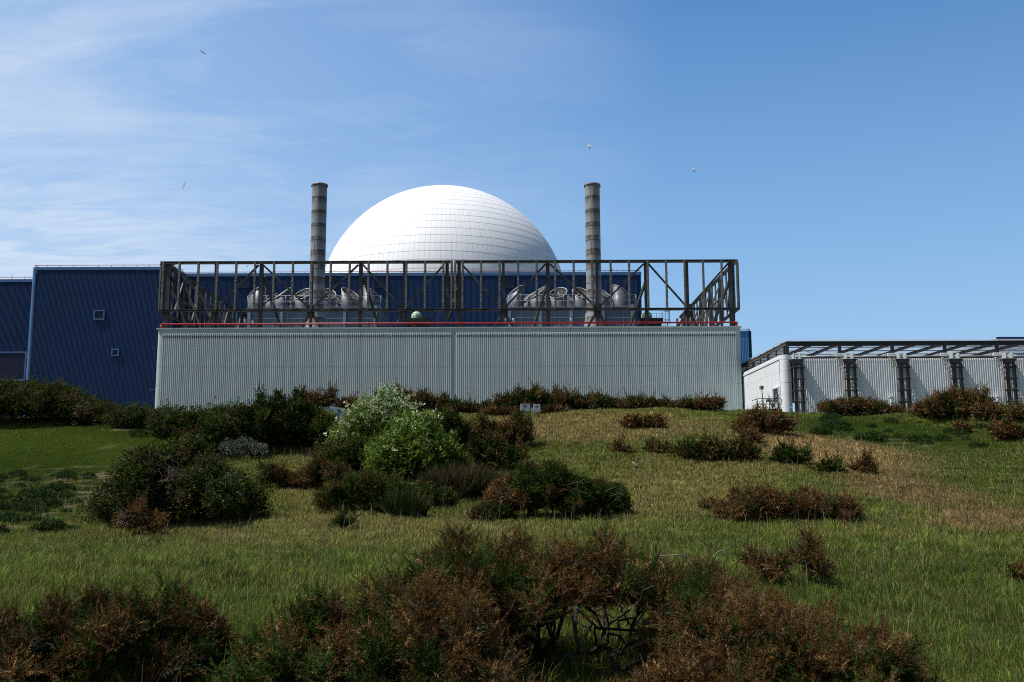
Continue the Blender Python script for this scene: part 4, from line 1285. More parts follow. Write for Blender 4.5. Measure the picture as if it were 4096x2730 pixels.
# flowering stalks standing above the turf
NS = 9000
x, y = scatter_xy(NS, 7, 40, 0.9)
z = tz(x, y)
c, h, st = turf(x, y, z)
k = (rng.random(NS) < 0.35 + st) & (h > 0.7)
x, y, h = x[k], y[k], h[k]
n = len(x)
pal = np.array([[0.40, 0.35, 0.22], [0.10, 0.07, 0.05], [0.28, 0.24, 0.12]])[rng.integers(0, 3, n)]
blades("grass_stalks", "thin pale and dark seed stalks standing above the grass", x, y, rng.uniform(0.28, 0.48, n), np.maximum(0.006, 0.00055 * y) * rng.uniform(0.6, 1, n), pal * 0.8, pal, 0.3)

# ================================================================== SHRUBS
def shoot(K, nl, nw, seed, spread=0.75, taper=0.5):
    r = np.random.default_rng(seed)
    V, F = [], []
    for i in range(K):
        t = (i + r.random()) / K
        a = r.random() * 6.283
        rad = np.array([math.cos(a), math.sin(a), 0])
        d = rad * spread + np.array([0, 0, 0.55 + 0.5 * t])
        d /= np.linalg.norm(d)
        tg = np.cross(d, r.normal(size=3))
        tg /= np.linalg.norm(tg)
        p = np.array([0, 0, t * 0.95])
        l = nl * (1 - taper * t) * r.uniform(0.7, 1.2)
        b = len(V)
        V += [p - tg * nw / 2, p + tg * nw / 2, p + d * l]
        F.append((b, b + 1, b + 2))
    return np.array(V), np.array(F)


def leaves(K, ln, wd, seed, up=0.5, rad=0.35):
    """a spray of K pointed leaves, each a folded diamond of two triangles"""
    r = np.random.default_rng(seed)
    V, F = [], []
    for i in range(K):
        d = r.normal(size=3)
        d[2] = abs(d[2]) * up + 0.25
        d /= np.linalg.norm(d)
        tg = np.cross(d, r.normal(size=3))
        tg /= np.linalg.norm(tg)
        nn = np.cross(d, tg)
        p = r.uniform(-rad, rad, 3) + np.array([0, 0, 0.4])
        l, w = ln * r.uniform(0.7, 1.2), wd * r.uniform(0.7, 1.2)
        b = len(V)
        V += [p, p + d * l * 0.5 + tg * w / 2 + nn * w * 0.15, p + d * l, p + d * l * 0.5 - tg * w / 2 + nn * w * 0.15]
        F += [(b, b + 1, b + 2), (b, b + 2, b + 3)]
    return np.array(V), np.array(F)


def wands(K, seed, spread=0.35, w=0.035):
    r = np.random.default_rng(seed)
    V, F = [], []
    for i in range(K):
        a = r.random() * 6.283
        d = np.array([math.cos(a) * spread * r.random(), math.sin(a) * spread * r.random(), 1.0])
        tg = np.cross(d, r.normal(size=3))
        tg /= np.linalg.norm(tg)
        p = np.array([r.uniform(-0.12, 0.12), r.uniform(-0.12, 0.12), 0])
        l = r.uniform(0.6, 1.1)
        b = len(V)
        V += [p - tg * w / 2, p + tg * w / 2, p + d * l]
        F.append((b, b + 1, b + 2))
    return np.array(V), np.array(F)


TPL = {
    "gorse0": [shoot(52, 0.25, 0.027, 1 + s, 1.0, 0.3) for s in range(4)],
    "gorse1": [shoot(30, 0.30, 0.050, 11 + s, 1.0, 0.3) for s in range(4)],
    "gorse2": [shoot(18, 0.36, 0.095, 21 + s, 1.0, 0.35) for s in range(4)],
    "bramble": [leaves(9, 0.42, 0.30, 31 + s, 0.4) for s in range(4)],
    "leafy": [leaves(9, 0.50, 0.20, 41 + s, 0.9) for s in range(4)],
    "broom": [wands(9, 51 + s) for s in range(4)],
}


def scatter(kind, pos, d, size, col):
    """templates of KIND set at pos, pointing along d; one mesh's worth of arrays"""
    n = len(pos)
    d = d / np.linalg.norm(d, axis=1, keepdims=True)
    rv = rng.normal(size=(n, 3))
    xx = np.cross(d, rv)
    xx /= np.linalg.norm(xx, axis=1, keepdims=True)
    yy = np.cross(d, xx)
    which = rng.integers(0, 4, n)
    VV, FF, CC = [], [], []
    base = 0
    for q in range(4):
        s = np.nonzero(which == q)[0]
        if not len(s):
            continue
        tv, tf = TPL[kind][q]
        k = len(tv)
        w = (tv[None, :, 0:1] * xx[s][:, None] + tv[None, :, 1:2] * yy[s][:, None] + tv[None, :, 2:3] * d[s][:, None]) * size[s][:, None, None] + pos[s][:, None]
        VV.append(w.reshape(-1, 3))
        FF.append((tf[None] + (np.arange(len(s)) * k)[:, None, None]).reshape(-1, 3) + base)
        g = 3 if kind.startswith(("gorse", "broom")) else 4
        j = np.repeat(rng.normal(1, 0.34, (len(s), k // g)).clip(0.35, 2.2), g, axis=1)
        CC.append((col[s][:, None] * j[:, :, None]).reshape(-1, 3))
        base += len(s) * k
    return np.concatenate(VV), np.concatenate(FF), np.concatenate(CC)


GRN, BRN, GBR, OCH = C3(0.036, 0.060, 0.013), C3(0.122, 0.066, 0.024), C3(0.105, 0.080, 0.046), C3(0.26, 0.155, 0.066)


def colour(kind, p, brown, zrel):      # brown: a share, or one per shoot
    n = len(p)
    a = vn(p[:, 0] + 5, p[:, 1], p[:, 2] + 3, 0.48) * 0.35 + vn(p[:, 0], p[:, 1] + 9, p[:, 2], 0.17) * 0.65
    if kind == "gorse":
        w = (a + rng.normal(0, 0.07, n) < 0.22 + 0.56 * brown)[:, None]
        bb = np.where((rng.random(n) < 0.2)[:, None], GBR, np.where((rng.random(n) < 0.18)[:, None], OCH, BRN))
        c = np.where(w, bb, GRN * np.where((rng.random(n) < 0.25)[:, None], 1.6, 1.0))
    elif kind == "bramble":
        c = C3(0.042, 0.056, 0.012) * rng.uniform(0.5, 1.8, (n, 1))
        w = (a < 0.22 + 0.5 * brown)[:, None]
        c = np.where(w, C3(0.10, 0.062, 0.032), c)
    elif kind == "leafy":
        c = C3(0.150, 0.225, 0.036) * rng.uniform(0.35, 1.35, (n, 1))
        w = (rng.random(n) < brown * np.clip(zrel * 1.8 - 0.45, 0, 1) * np.clip(a * 2.2 - 0.2, 0.2, 1))[:, None]
        c = np.where(w, C3(0.52, 0.58, 0.38) * rng.uniform(0.7, 1.1, (n, 1)), c)
    elif kind == "pale":
        c = C3(0.14, 0.155, 0.11) * rng.uniform(0.6, 1.2, (n, 1))
    else:
        c = np.where((a + rng.normal(0, 0.08, n) < 0.22 + 0.56 * brown)[:, None], C3(0.075, 0.056, 0.028), C3(0.040, 0.056, 0.014)) * rng.uniform(0.7, 1.3, (n, 1))
    return c * rng.uniform(0.75, 1.25, (n, 1))


def shrub(name, label, kind, x0, x1, ytop, ybase, prof, brown=0.5, Y=None, dens=1.0, depth=None, lift=0.0, twigs=6, dead=0, group=None, spikes=0, bend=0.0, cat="bush", brush=1.0, arch=None, cushion=False):
    mid = (x0 + x1) / 2
    g = G(mid, ybase) if Y is None else Vector((P(mid, ybase, Y).x, Y, 0))
    w = (x1 - x0) / FPX * g.y
    h0 = max((ybase - ytop) / FPX * g.y, 0.2)
    dep = depth or min(w * 0.8, max(h0 * 1.7, 0.5))
    yc = g.y + dep * 0.45
    w *= yc / g.y
    cx = P(mid, ybase, yc).x
    zg = float(tz(cx, yc))
    h = max(P(mid, ytop, yc).z - zg, 0.25)
    h = max(0.18, h + (0.02 if yc < 14 else -0.04 if kind == "gorse" else 0.0))
    w += 0.08 if yc < 14 else -0.06
    root = thing(name, (cx, yc, zg), label, cat, group)
    np_ = len(prof)
    lobes = []
    for i, f in enumerate(prof):
        if f <= 0:
            continue
        lx = cx - w / 2 + w * (i + 0.5) / np_
        lw = w / np_ * (0.78 if np_ > 1 else 0.5)
        for s in range(2 if np_ > 1 else 3):
            hh = h * f * (1.0 if s == 0 else rng.uniform(0.72, 0.95))
            ex, ey = (0, 0) if s == 0 else (rng.uniform(-0.5, 0.5) * lw, rng.uniform(-0.6, 0.35) * dep * 0.5)
            k = 1.0 if s == 0 else 0.7
            zb = h * lift * (f / max(prof))
            rz = (hh - zb) * (0.62 if lift == 0 else 0.5)
            lobes.append((lx + ex, yc + ey, zg + hh - rz, lw * k, dep * 0.5 * k, rz))
    lobes = np.array(lobes)
    lod = 0 if yc < 14 else (1 if yc < 30 else 2)
    tk = {"gorse": f"gorse{lod}", "pale": "leafy"}.get(kind, kind)
    SL = {"gorse": (0.165, 0.20, 0.30)[lod], "bramble": 0.105 + 0.025 * lod, "leafy": 0.135 + 0.02 * lod, "pale": 0.18, "broom": 0.5}[kind]
    area = (2 * math.pi * (lobes[:, 3] * lobes[:, 4] + lobes[:, 3] * lobes[:, 5] + lobes[:, 4] * lobes[:, 5]) / 1.5).sum()
    N = int(dens * area / (SL * SL * {"gorse": 0.085, "bramble": 0.30, "leafy": 0.26, "pale": 0.5, "broom": 0.09}[kind]))
    N = int(min(max(N, 80), 26000))
    pr = (lobes[:, 3] * lobes[:, 5] + lobes[:, 4] * lobes[:, 3])
    li = rng.choice(len(lobes), N * 3, p=pr / pr.sum())
    u = rng.normal(size=(N * 3, 3))
    u[:, 2] = np.where(u[:, 2] < -0.3, -u[:, 2], u[:, 2])
    u /= np.linalg.norm(u, axis=1, keepdims=True)
    L = lobes[li]
    rad = 1 - 0.42 * rng.random(N * 3) ** 1.6
    q = L[:, :3] + u * L[:, 3:] * rad[:, None]
    dn = 0.50 + 0.66 * vn(q[:, 0], q[:, 1], q[:, 2], max(0.25, h * 0.42)) + 0.26 * vn(q[:, 0] + 9, q[:, 1], q[:, 2], max(0.2, h * 0.2))
    if cushion:                       # a tight, closely browsed dome
        dn = 0.86 + 0.22 * (dn - 0.8)
    q = L[:, :3] + u * L[:, 3:] * (rad * dn)[:, None]
    gzz = tz(q[:, 0], q[:, 1])
    hole = vn(q[:, 0] + 2, q[:, 1] + 5, q[:, 2] + 1, max(0.16, h * 0.17)) < (0.12 if cushion else 0.30)
    ok = (q[:, 2] > gzz - 0.02 + h * lift * 0.8) & ~hole
    q, u, L = q[ok][:N], u[ok][:N], L[ok][:N]
    nrm = u / L[:, 3:]
    nrm /= np.linalg.norm(nrm, axis=1, keepdims=True)
    shrink = 1.0
    if kind == "gorse":
        # needles sit on short brush-like branch tips that fan out of tufts, with dark gaps between the tufts
        lb = (0.22, 0.27, 0.40)[lod] * brush * min(1.0, 0.45 + 0.6 * h)
        nc = max(8, len(q) // (18, 15, 13)[lod])
        nt = max(5, nc // 9)
        ti = rng.integers(0, len(q), nt)
        tsel = rng.integers(0, nt, nc)
        ci = ti[tsel]
        ax = nrm[ci] * 0.55 + rng.normal(size=(nc, 3)) * 0.50
        ax[:, 2] += 0.45
        ax /= np.linalg.norm(ax, axis=1, keepdims=True)
        tone = rng.uniform(0.62, 1.45, nt)[tsel]
        ll = lb * rng.uniform(0.55, 1.35, nc)
        pick = rng.integers(0, nc, len(q))
        t = rng.random(len(q)) ** 0.8
        ro = rng.normal(size=q.shape)
        ro -= ax[pick] * (ro * ax[pick]).sum(1, keepdims=True)
        ro /= np.linalg.norm(ro, axis=1, keepdims=True)
        foot = (q[ci] + rng.normal(size=(nc, 3)) * lb * 0.22)[pick]
        cq = foot + ax[pick] * ((t - 0.45) * ll[pick])[:, None] + ro * (lb * 0.12 * (1.2 - t))[:, None]
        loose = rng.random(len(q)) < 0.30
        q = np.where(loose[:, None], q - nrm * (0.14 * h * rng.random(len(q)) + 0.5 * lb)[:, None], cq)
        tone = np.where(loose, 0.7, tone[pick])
        d = np.where(loose[:, None], nrm * 0.6, ax[pick] * (0.25 + 0.7 * t[:, None]) + ro * 0.75) + rng.normal(size=q.shape) * 0.2
        cpos = np.where(loose[:, None], q, q * 0 + (foot * 0.35 + cq * 0.65))
        shrink = 0.72
        q[:, 2] = np.maximum(q[:, 2], tz(q[:, 0], q[:, 1]) + 0.02)
    elif kind in ("bramble", "leafy") and len(q) > 60:
        cr_ = (0.11, 0.15, 0.22)[lod]
        nc = max(6, len(q) // 16)
        ci = rng.integers(0, len(q), nc)
        pick = rng.integers(0, nc, len(q))
        loose = rng.random(len(q)) < 0.25
        off = rng.normal(size=q.shape) * cr_ * 0.55
        cq = q[ci][pick] + nrm[ci][pick] * cr_ * rng.uniform(-0.9, 0.6, (nc, 1))[pick] + off
        d = np.where(loose[:, None], nrm * 0.6, nrm[ci][pick] * 0.8 + off / cr_ * 1.1) + rng.normal(size=q.shape) * 0.25
        cpos = np.where(loose[:, None], q, cq - off)
        q = np.where(loose[:, None], q - nrm * 0.12 * h, cq)
        q[:, 2] = np.maximum(q[:, 2], tz(q[:, 0], q[:, 1]) + 0.03)
    else:
        d = nrm * 0.75 + rng.normal(size=q.shape) * 0.35
        cpos = q
    d[:, 2] += {"broom": 1.6, "bramble": 0.3, "gorse": 0.1}.get(kind, 0.45)
    d[:, 0] += bend
    if kind == "broom":
        q[:, 2] = tz(q[:, 0], q[:, 1]) + (q[:, 2] - tz(q[:, 0], q[:, 1])) * 0.55
    if arch:                          # an open hollow under the crown, where only trunks stand
        out = ~((q[:, 0] > arch[0]) & (q[:, 0] < arch[1]) & (q[:, 2] < arch[2] + 0.14 * vn(q[:, 0], q[:, 1], 0, 0.3)))
        q, d, cpos, loose, tone = q[out], d[out], cpos[out], loose[out], tone[out]
    zr = (q[:, 2] - zg) / h
    bq = brown
    if cushion:                       # brown on the wind-burnt flank, green on the crown and the far side
        bq = np.clip(brown + 0.55 * ((cx - q[:, 0]) / (w * 0.5)) * 0.6 + 0.35 * (0.45 - zr), 0.05, 0.95)
    col = colour(kind, cpos, bq, zr)
    size = SL * shrink * rng.uniform(0.7, 1.25, len(q))
    if kind == "gorse":
        size[loose] *= 1.7
        col = col * tone[:, None]
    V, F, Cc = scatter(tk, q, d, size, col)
    fol = [(V, F, Cc)]
    if spikes:                       # long shoots that stick out of the outline
        top = q[(zr > 0.55)]
        if len(top):
            s = top[rng.integers(0, len(top), spikes)]
            pts, dd, cc, ss = [], [], [], []
            for p in s:
                ax = np.array([rng.normal(0, 0.35), rng.normal(0, 0.25), 1.0])
                ax /= np.linalg.norm(ax)
                ln = rng.uniform(0.6, 1.5) * SL * 1.3
                cB = colour(kind, p[None], brown, np.ones(1))[0]
                for t in np.arange(0, ln, SL * 0.30):
                    pts.append(p + ax * t)
                    dd.append(ax + rng.normal(0, 0.25, 3))
                    cc.append(cB)
                    ss.append(SL * 0.75 * (1 - 0.3 * t / ln))
            V, F, Cc = scatter(tk, np.array(pts), np.array(dd), np.array(ss), np.array(cc))
            fol.append((V, F + len(fol[0][0]), Cc))
    V, F, Cc = (np.concatenate([a[k] for a in fol]) for k in range(3))
    link("foliage", np_mesh("foliage", V - np.array([cx, yc, zg]), F, Cc, {"gorse": NEEDLE, "broom": NEEDLE}.get(kind, LEAF)), root)
    if twigs:
        mb = MB()
        for _ in range(twigs):
            l = lobes[rng.integers(0, len(lobes))]
            bx, by = cx + (l[0] - cx) * 0.6 + rng.normal(0, 0.08 * w), yc + rng.normal(0, 0.15 * dep)
            t = l[:3] + rng.normal(size=3) * l[3:] * 0.45
            b0 = np.array([bx, by, float(tz(bx, by)) - 0.05])
            m1 = b0 * 0.6 + t * 0.4 + rng.normal(0, 0.09 * h, 3)
            m2 = b0 * 0.25 + t * 0.75 + rng.normal(0, 0.08 * h, 3)
            r = max(0.012, 0.022 * h) * rng.uniform(0.7, 1.3)
            mb.tube([b0, m1, m2, t], r, 6, taper=r * 0.35)
        mb.build("stem", BARK, root)
    if dead:
        mb = MB()
        for _ in range(dead):
            l = lobes[rng.integers(0, len(lobes))]
            a = rng.uniform(-0.9, 0.9) - math.pi / 2
            uu = np.array([math.cos(a), math.sin(a), rng.uniform(-0.3, 0.7)])
            p0 = l[:3] + uu * l[3:] * 0.80
            dr = np.array([rng.normal(0, 0.45), -0.15 + rng.normal(0, 0.2), rng.uniform(0.3, 1.0)])
            ln = rng.uniform(0.2, 0.42) if lod == 0 else rng.uniform(0.3, 0.75) * min(h, 1.4)
            arch_ = rng.uniform(0, 0.9)
            pts = [p0 + dr * ln * t + np.array([rng.normal(0, 0.06) * ln, 0, -arch_ * ln * (t * 1.6) ** 2 * 0.5]) for t in np.linspace(0, 1, 6)]
            r = max(0.0028, 0.00025 * yc) * rng.uniform(0.7, 1.5)
            mb.tube(pts, r, 4, taper=r * 0.4)
            if rng.random() < 0.5:
                p = Vector(pts[3])
                mb.tube([p, p + Vector((rng.normal(0, 0.12), -0.05, 0.15)) * ln, p + Vector((rng.normal(0, 0.2), -0.05, 0.33)) * ln], r * 0.7, 4, taper=r * 0.3)
            if dead <= 60:
                mb.build("dead_stem", WOOD, root)
                mb = MB()
        if mb.v:
            mb.build("dead_stem", WOOD, root)
    return root


HB = "gorse bushes on the ridge"
# along the ridge, from the blue hall to the pump hall
shrub("bramble_thicket", "big dark bramble thicket on the ridge in front of the blue annex and tall hall", "bramble", -160, 470, 1528, 1712, [1, 1, 0.98, 0.93, 0.86, 0.6, 0.34], 0.35, depth=4.5, twigs=8, dead=46, dens=1.2, spikes=0)
shrub("low_bramble", "low dark green bramble spreading at the foot of the tall blue hall", "bramble", 440, 700, 1628, 1718, [0.6, 0.8, 0.7], 0.1, dens=0.9, twigs=2, dead=6)
shrub("low_bramble", "low green bramble in front of the rounded end of the grey building", "bramble", 620, 940, 1622, 1760, [0.7, 0.8, 0.95], 0.08, dens=0.9, twigs=2, dead=8)
shrub("gorse_bush", "largest dark green gorse on the ridge, left of the notice with the lower plate", "gorse", 860, 1340, 1606, 1830, [0.62, 0.92, 1.0, 1.0, 0.72], 0.16, depth=4.0, spikes=60, dens=1.2, dead=10)
shrub("gorse_bush", "dry pale brown gorse rising behind the big dark gorse against the grey wall", "gorse", 1225, 1400, 1556, 1650, [0.8, 0.95, 0.7], 0.95, Y=48, spikes=40, dens=0.5, twigs=10, group=HB)
shrub("gorse_bush", "brown gorse poking out behind the pale flowering shrub", "gorse", 1580, 1775, 1568, 1660, [1, 0.9, 0.75], 0.72, Y=47.5, spikes=24, group=HB)
shrub("gorse_bush", "low dark gorse hedge under the joint strip of the grey wall", "gorse", 1740, 2020, 1612, 1662, [0.7, 0.9, 0.8, 1.0], 0.55, Y=47, spikes=30, group=HB, depth=1.4)
shrub("gorse_bush", "tallest gorse of the ridge hedge, above the no-drone notices", "gorse", 1990, 2250, 1556, 1668, [0.55, 0.9, 1.0, 0.85], 0.5, Y=47.6, spikes=36, group=HB, depth=1.6)
shrub("gorse_bush", "short rusty gorse in front of the small no-drone notice", "gorse", 1925, 2085, 1640, 1668, [0.7, 0.9, 1], 0.9, Y=45.8, group=HB, depth=0.8)
shrub("gorse_bush", "little rusty gorse tuft at the foot of the small no-drone notice", "gorse", 2160, 2270, 1642, 1664, [0.7, 1, 0.8], 0.85, Y=45.6, group=HB, depth=0.7)
shrub("gorse_bush", "brown and green gorse in the ridge hedge just past the no-drone notices", "gorse", 2215, 2450, 1580, 1664, [1, 0.9, 0.85], 0.6, Y=47.4, spikes=30, group=HB, depth=1.5)
shrub("gorse_bush", "long even stretch of gorse hedge in front of the far half of the grey wall", "gorse", 2420, 2680, 1600, 1664, [0.95, 1, 0.85, 0.8], 0.55, Y=47.4, spikes=30, group=HB, depth=1.5)
shrub("gorse_bush", "last gorse of the ridge hedge before the corner of the grey building", "gorse", 2668, 2890, 1598, 1668, [0.7, 0.75, 0.85, 1.0], 0.65, Y=47.0, spikes=22, group=HB, depth=1.4, dens=0.9)
shrub("gorse_bush", "straggly brown gorse with bare twigs standing up before the railed platform", "gorse", 2945, 3170, 1640, 1750, [0.55, 1, 0.9, 0.75], 0.85, spikes=34, dens=0.75, twigs=18, dead=14)
shrub("gorse_bush", "small brown gorse just below the straggly one by the platform", "gorse", 2968, 3045, 1726, 1792, [0.8, 1], 0.85, spikes=8)
shrub("gorse_bush", "brown gorse with a grey branching foot between the second and fourth pipe supports", "gorse", 3292, 3610, 1606, 1668, [0.9, 1, 1, 0.8, 0.6], 0.82, Y=46.5, depth=1.5, twigs=14, dead=8)
shrub("gorse_bush", "tall dark brown gorse in front of the fourth pipe support", "gorse", 3680, 3950, 1566, 1692, [0.6, 0.85, 1.0, 0.95], 0.72, spikes=50, dens=1.1)
shrub("gorse_bush", "low tangled brown gorse running off past the tall dark one", "gorse", 3930, 4240, 1612, 1700, [0.9, 0.75, 0.8, 0.95], 0.7, spikes=24, dead=24)
shrub("gorse_bush", "dark little gorse by itself in the dry grass below the last pipe support", "gorse", 3975, 4110, 1688, 1772, [0.8, 1, 0.7], 0.6, spikes=14, twigs=8)
shrub("gorse_bush", "tiny brown gorse on the slope below the tall dark gorse", "gorse", 3825, 3885, 1700, 1735, [1, 0.8], 0.75, spikes=5)
# the pale shrub and its neighbours
shrub("flowering_shrub", "pale green shrub thick with whitish flower sprays, in front of the grey wall", "leafy", 1345, 1640, 1572, 1870, [0.5, 0.85, 1.0, 0.9], 0.6, depth=2.2, dens=1.2, twigs=8)
shrub("flowering_shrub", "brighter yellow-green lower shrub leaning on the pale flowering one", "leafy", 1490, 1815, 1640, 1930, [0.55, 0.95, 1.0, 0.7], 0.22, depth=1.8, dens=1.2, twigs=8)
shrub("bramble_thicket", "dark leafy bramble skirt under the pale flowering shrub", "bramble", 1290, 1560, 1760, 1900, [0.8, 1, 0.8], 0.08, dens=1.1)
shrub("gorse_bush", "dark gorse squeezed against the far side of the yellow-green shrub", "gorse", 1745, 1880, 1660, 1810, [0.9, 1, 0.7], 0.35, spikes=12)
shrub("silver_shrub", "small silvery grey shrub beside the yellow-green one", "pale", 1820, 1905, 1728, 1800, [0.9, 1], 0.2, dens=0.7, twigs=3)
shrub("gorse_bush", "brown-topped gorse on the upper slope between the shrub and the open grass", "gorse", 1870, 2092, 1676, 1810, [0.75, 1, 0.95], 0.6, spikes=24)
shrub("gorse_bush", "green and brown gorse below the brown-topped one, beside the dark broom", "gorse", 1890, 2075, 1768, 1890, [0.95, 1, 0.8], 0.42, spikes=26)
shrub("broom_bush", "blackish upright broom in the shade of the yellow-green shrub", "broom", 1600, 1850, 1790, 1920, [0.8, 1, 0.9], 0.15)
shrub("broom_bush", "brown heathery broom spilling downhill from the dark broom", "broom", 1700, 2010, 1855, 2010, [0.85, 1, 1, 0.8], 0.75)
shrub("gorse_bush", "twin-topped rusty gorse at the near edge of the thicket", "gorse", 1065, 1390, 1838, 1972, [0.8, 0.6, 1, 0.9], 0.62, spikes=24)
shrub("gorse_bush", "dark green gorse with brown flecks in the middle of the slope's thicket", "gorse", 1300, 1640, 1888, 2070, [0.75, 1, 0.95, 0.6], 0.28, spikes=16)
shrub("broom_bush", "small fan of dark broom at the thicket's lower edge", "broom", 1560, 1690, 1960, 2080, [1, 0.8], 0.3, dens=0.8)
shrub("low_bramble", "fresh green low bramble between the thicket and the domed gorse", "bramble", 1600, 1810, 1950, 2040, [0.8, 1, 0.7], 0.05)
shrub("gorse_bush", "tiny lone dark gorse sprig in the straw grass below the thicket", "gorse", 1348, 1425, 2060, 2125, [0.8, 1], 0.3, spikes=8, dens=0.6)
shrub("gorse_bush", "big rounded gorse dome, green on top and brown on its flank, in mid slope", "gorse", 1965, 2350, 1832, 2088, [0.62, 0.92, 1.0, 0.72], 0.38, dens=2.6, depth=2.2, dead=5, brush=0.5, cushion=True)
shrub("gorse_bush", "smaller dark green gorse dome with grey dead twigs, joined to the big rounded one", "gorse", 2300, 2495, 1918, 2076, [0.85, 1, 0.82], 0.25, dens=2.2, dead=22, depth=1.3, brush=0.5, cushion=True)
shrub("gorse_bush", "low green gorse cushion at the foot of the big rounded gorse dome", "gorse", 1900, 2030, 2018, 2095, [0.9, 1], 0.35, brush=0.5, cushion=True, dens=1.6)
shrub("bramble_thicket", "large rounded bramble mound tangled with pale dead stems", "bramble", 440, 985, 1776, 2120, [0.5, 0.85, 1.0, 0.96, 0.85, 0.6], 0.22, depth=3.2, twigs=10, dead=170, dens=1.3)
shrub("gorse_bush", "dead rust-brown gorse at the foot of the bramble mound", "gorse", 470, 620, 1990, 2150, [0.7, 1, 0.6], 1.0, spikes=14, dens=0.6, dead=18)
shrub("silver_shrub", "greyish soft shrub in the hollow behind the bramble mound", "pale", 880, 1050, 1758, 1850, [0.8, 1, 0.8], 0.2, dens=0.5)
shrub("gorse_bush", "rusty sprawl of gorse along the thicket's edge behind the bramble mound", "gorse", 700, 1010, 1718, 1830, [0.8, 1, 0.85], 0.55, spikes=18)
# the open slope
shrub("gorse_bush", "flat brown gorse alone on the upper slope in front of the grey wall", "gorse", 2490, 2650, 1666, 1722, [0.8, 1, 0.7], 0.9, dead=8)
shrub("gorse_bush", "wide dark gorse half way up the open slope", "gorse", 2715, 3020, 1762, 1856, [0.9, 1, 0.8, 0.85, 0.6], 0.4, spikes=22, dead=5)
shrub("gorse_bush", "fresh green gorse at the edge of the tan grass", "gorse", 3085, 3225, 1800, 1866, [0.8, 1, 0.8], 0.12, spikes=14)
shrub("gorse_bush", "dark green tuft of gorse in the middle of the tan grass", "gorse", 3270, 3360, 1848, 1900, [1, 0.7], 0.25, spikes=8)
shrub("gorse_bush", "thin brown gorse in the tan grass beside a dark tuft", "gorse", 3400, 3480, 1834, 1898, [0.8, 1], 0.85, spikes=10, dens=0.6)
shrub("gorse_bush", "small brown gorse upright in the grass above the domed gorse", "gorse", 2452, 2520, 1780, 1825, [1, 0.8], 0.85, spikes=6, dens=0.7)
shrub("gorse_bush", "pair of thin brown gorse sprigs beyond the domed gorse", "gorse", 2590, 2690, 1772, 1822, [1, 0.3, 0.8], 0.85, spikes=6, dens=0.6)
shrub("gorse_bush", "wide low brown gorse lying across the middle of the open slope", "gorse", 2880, 3385, 1962, 2092, [0.45, 0.95, 1, 0.97, 0.85, 0.65], 0.85, dens=1.4, spikes=40, depth=1.6)
shrub("gorse_bush", "broken little gorse stump at the end of the wide low brown gorse", "gorse", 2810, 2885, 2000, 2050, [0.6, 1], 0.8, spikes=6, dens=0.6)
shrub("gorse_bush", "sparse rusty gorse with bleached branches behind the nearest big gorse", "gorse", 2975, 3305, 2165, 2345, [0.9, 0.5, 0.75, 1.0, 0.5], 0.95, dens=0.45, twigs=12, dead=14, spikes=24, depth=0.8, lift=0.25)
shrub("dead_tussock", "small dead brown tussock lying in the grass where the slope leaves the picture", "gorse", 4040, 4120, 2305, 2335, [1, 0.8], 1.0, dens=0.7, twigs=0, cat="tussock")
# nearest to the camera
AR = (P(2090, 2600, 9.4).x, P(2640, 2600, 9.4).x, P(2300, 2405, 9.4).z)
shrub("gorse_bush", "near dark gorse with green and brown shoots, apart from the big brown one", "gorse", 110, 800, 2385, 2800, [0.5, 0.8, 0.7, 0.88, 1.0, 0.55], 0.40, depth=1.9, dens=1.3, spikes=60, dead=12, twigs=10)
shrub("gorse_bush", "rusty sprig of gorse poking in at the very edge beside the near dark gorse", "gorse", -170, 60, 2510, 2720, [0.8, 1, 0.7], 0.6, Y=9.2, depth=0.9, dens=0.8, spikes=12)
shrub("gorse_bush", "near brown gorse mass with upright spikes at the big gorse's lower shoulder", "gorse", 1040, 1930, 2350, 2950, [0.45, 0.8, 0.74, 0.9, 1.0, 1.1], 0.58, depth=2.6, dens=1.3, spikes=90, dead=14, twigs=12)
shrub("gorse_bush", "tallest near gorse with an open hollow of bare dark trunks under its crown", "gorse", 1600, 2860, 2160, 2760, [0.72, 0.9, 1.0, 0.92, 1.0, 0.85, 0.72], 0.60, depth=2.2, dens=1.2, spikes=120, twigs=14, dead=30, arch=AR)
shrub("gorse_bush", "near reddish brown gorse sloping down to the open grass", "gorse", 2740, 3560, 2390, 2950, [1.0, 1.0, 0.9, 0.78, 0.66, 0.4], 0.70, depth=2.6, dens=1.3, spikes=80, dead=18, twigs=10)
shrub("gorse_bush", "bright rust gorse spray low in front of the bare trunks", "gorse", 2450, 2950, 2720, 3000, [0.7, 0.9, 0.85, 1], 0.92, depth=1.0, dens=1.1, spikes=16)
shrub("gorse_bush", "green-tipped gorse low at the foot of the near brown mass", "gorse", 1300, 2060, 2600, 3000, [0.8, 1, 0.9], 0.35, depth=1.2, dens=1.2, spikes=20)

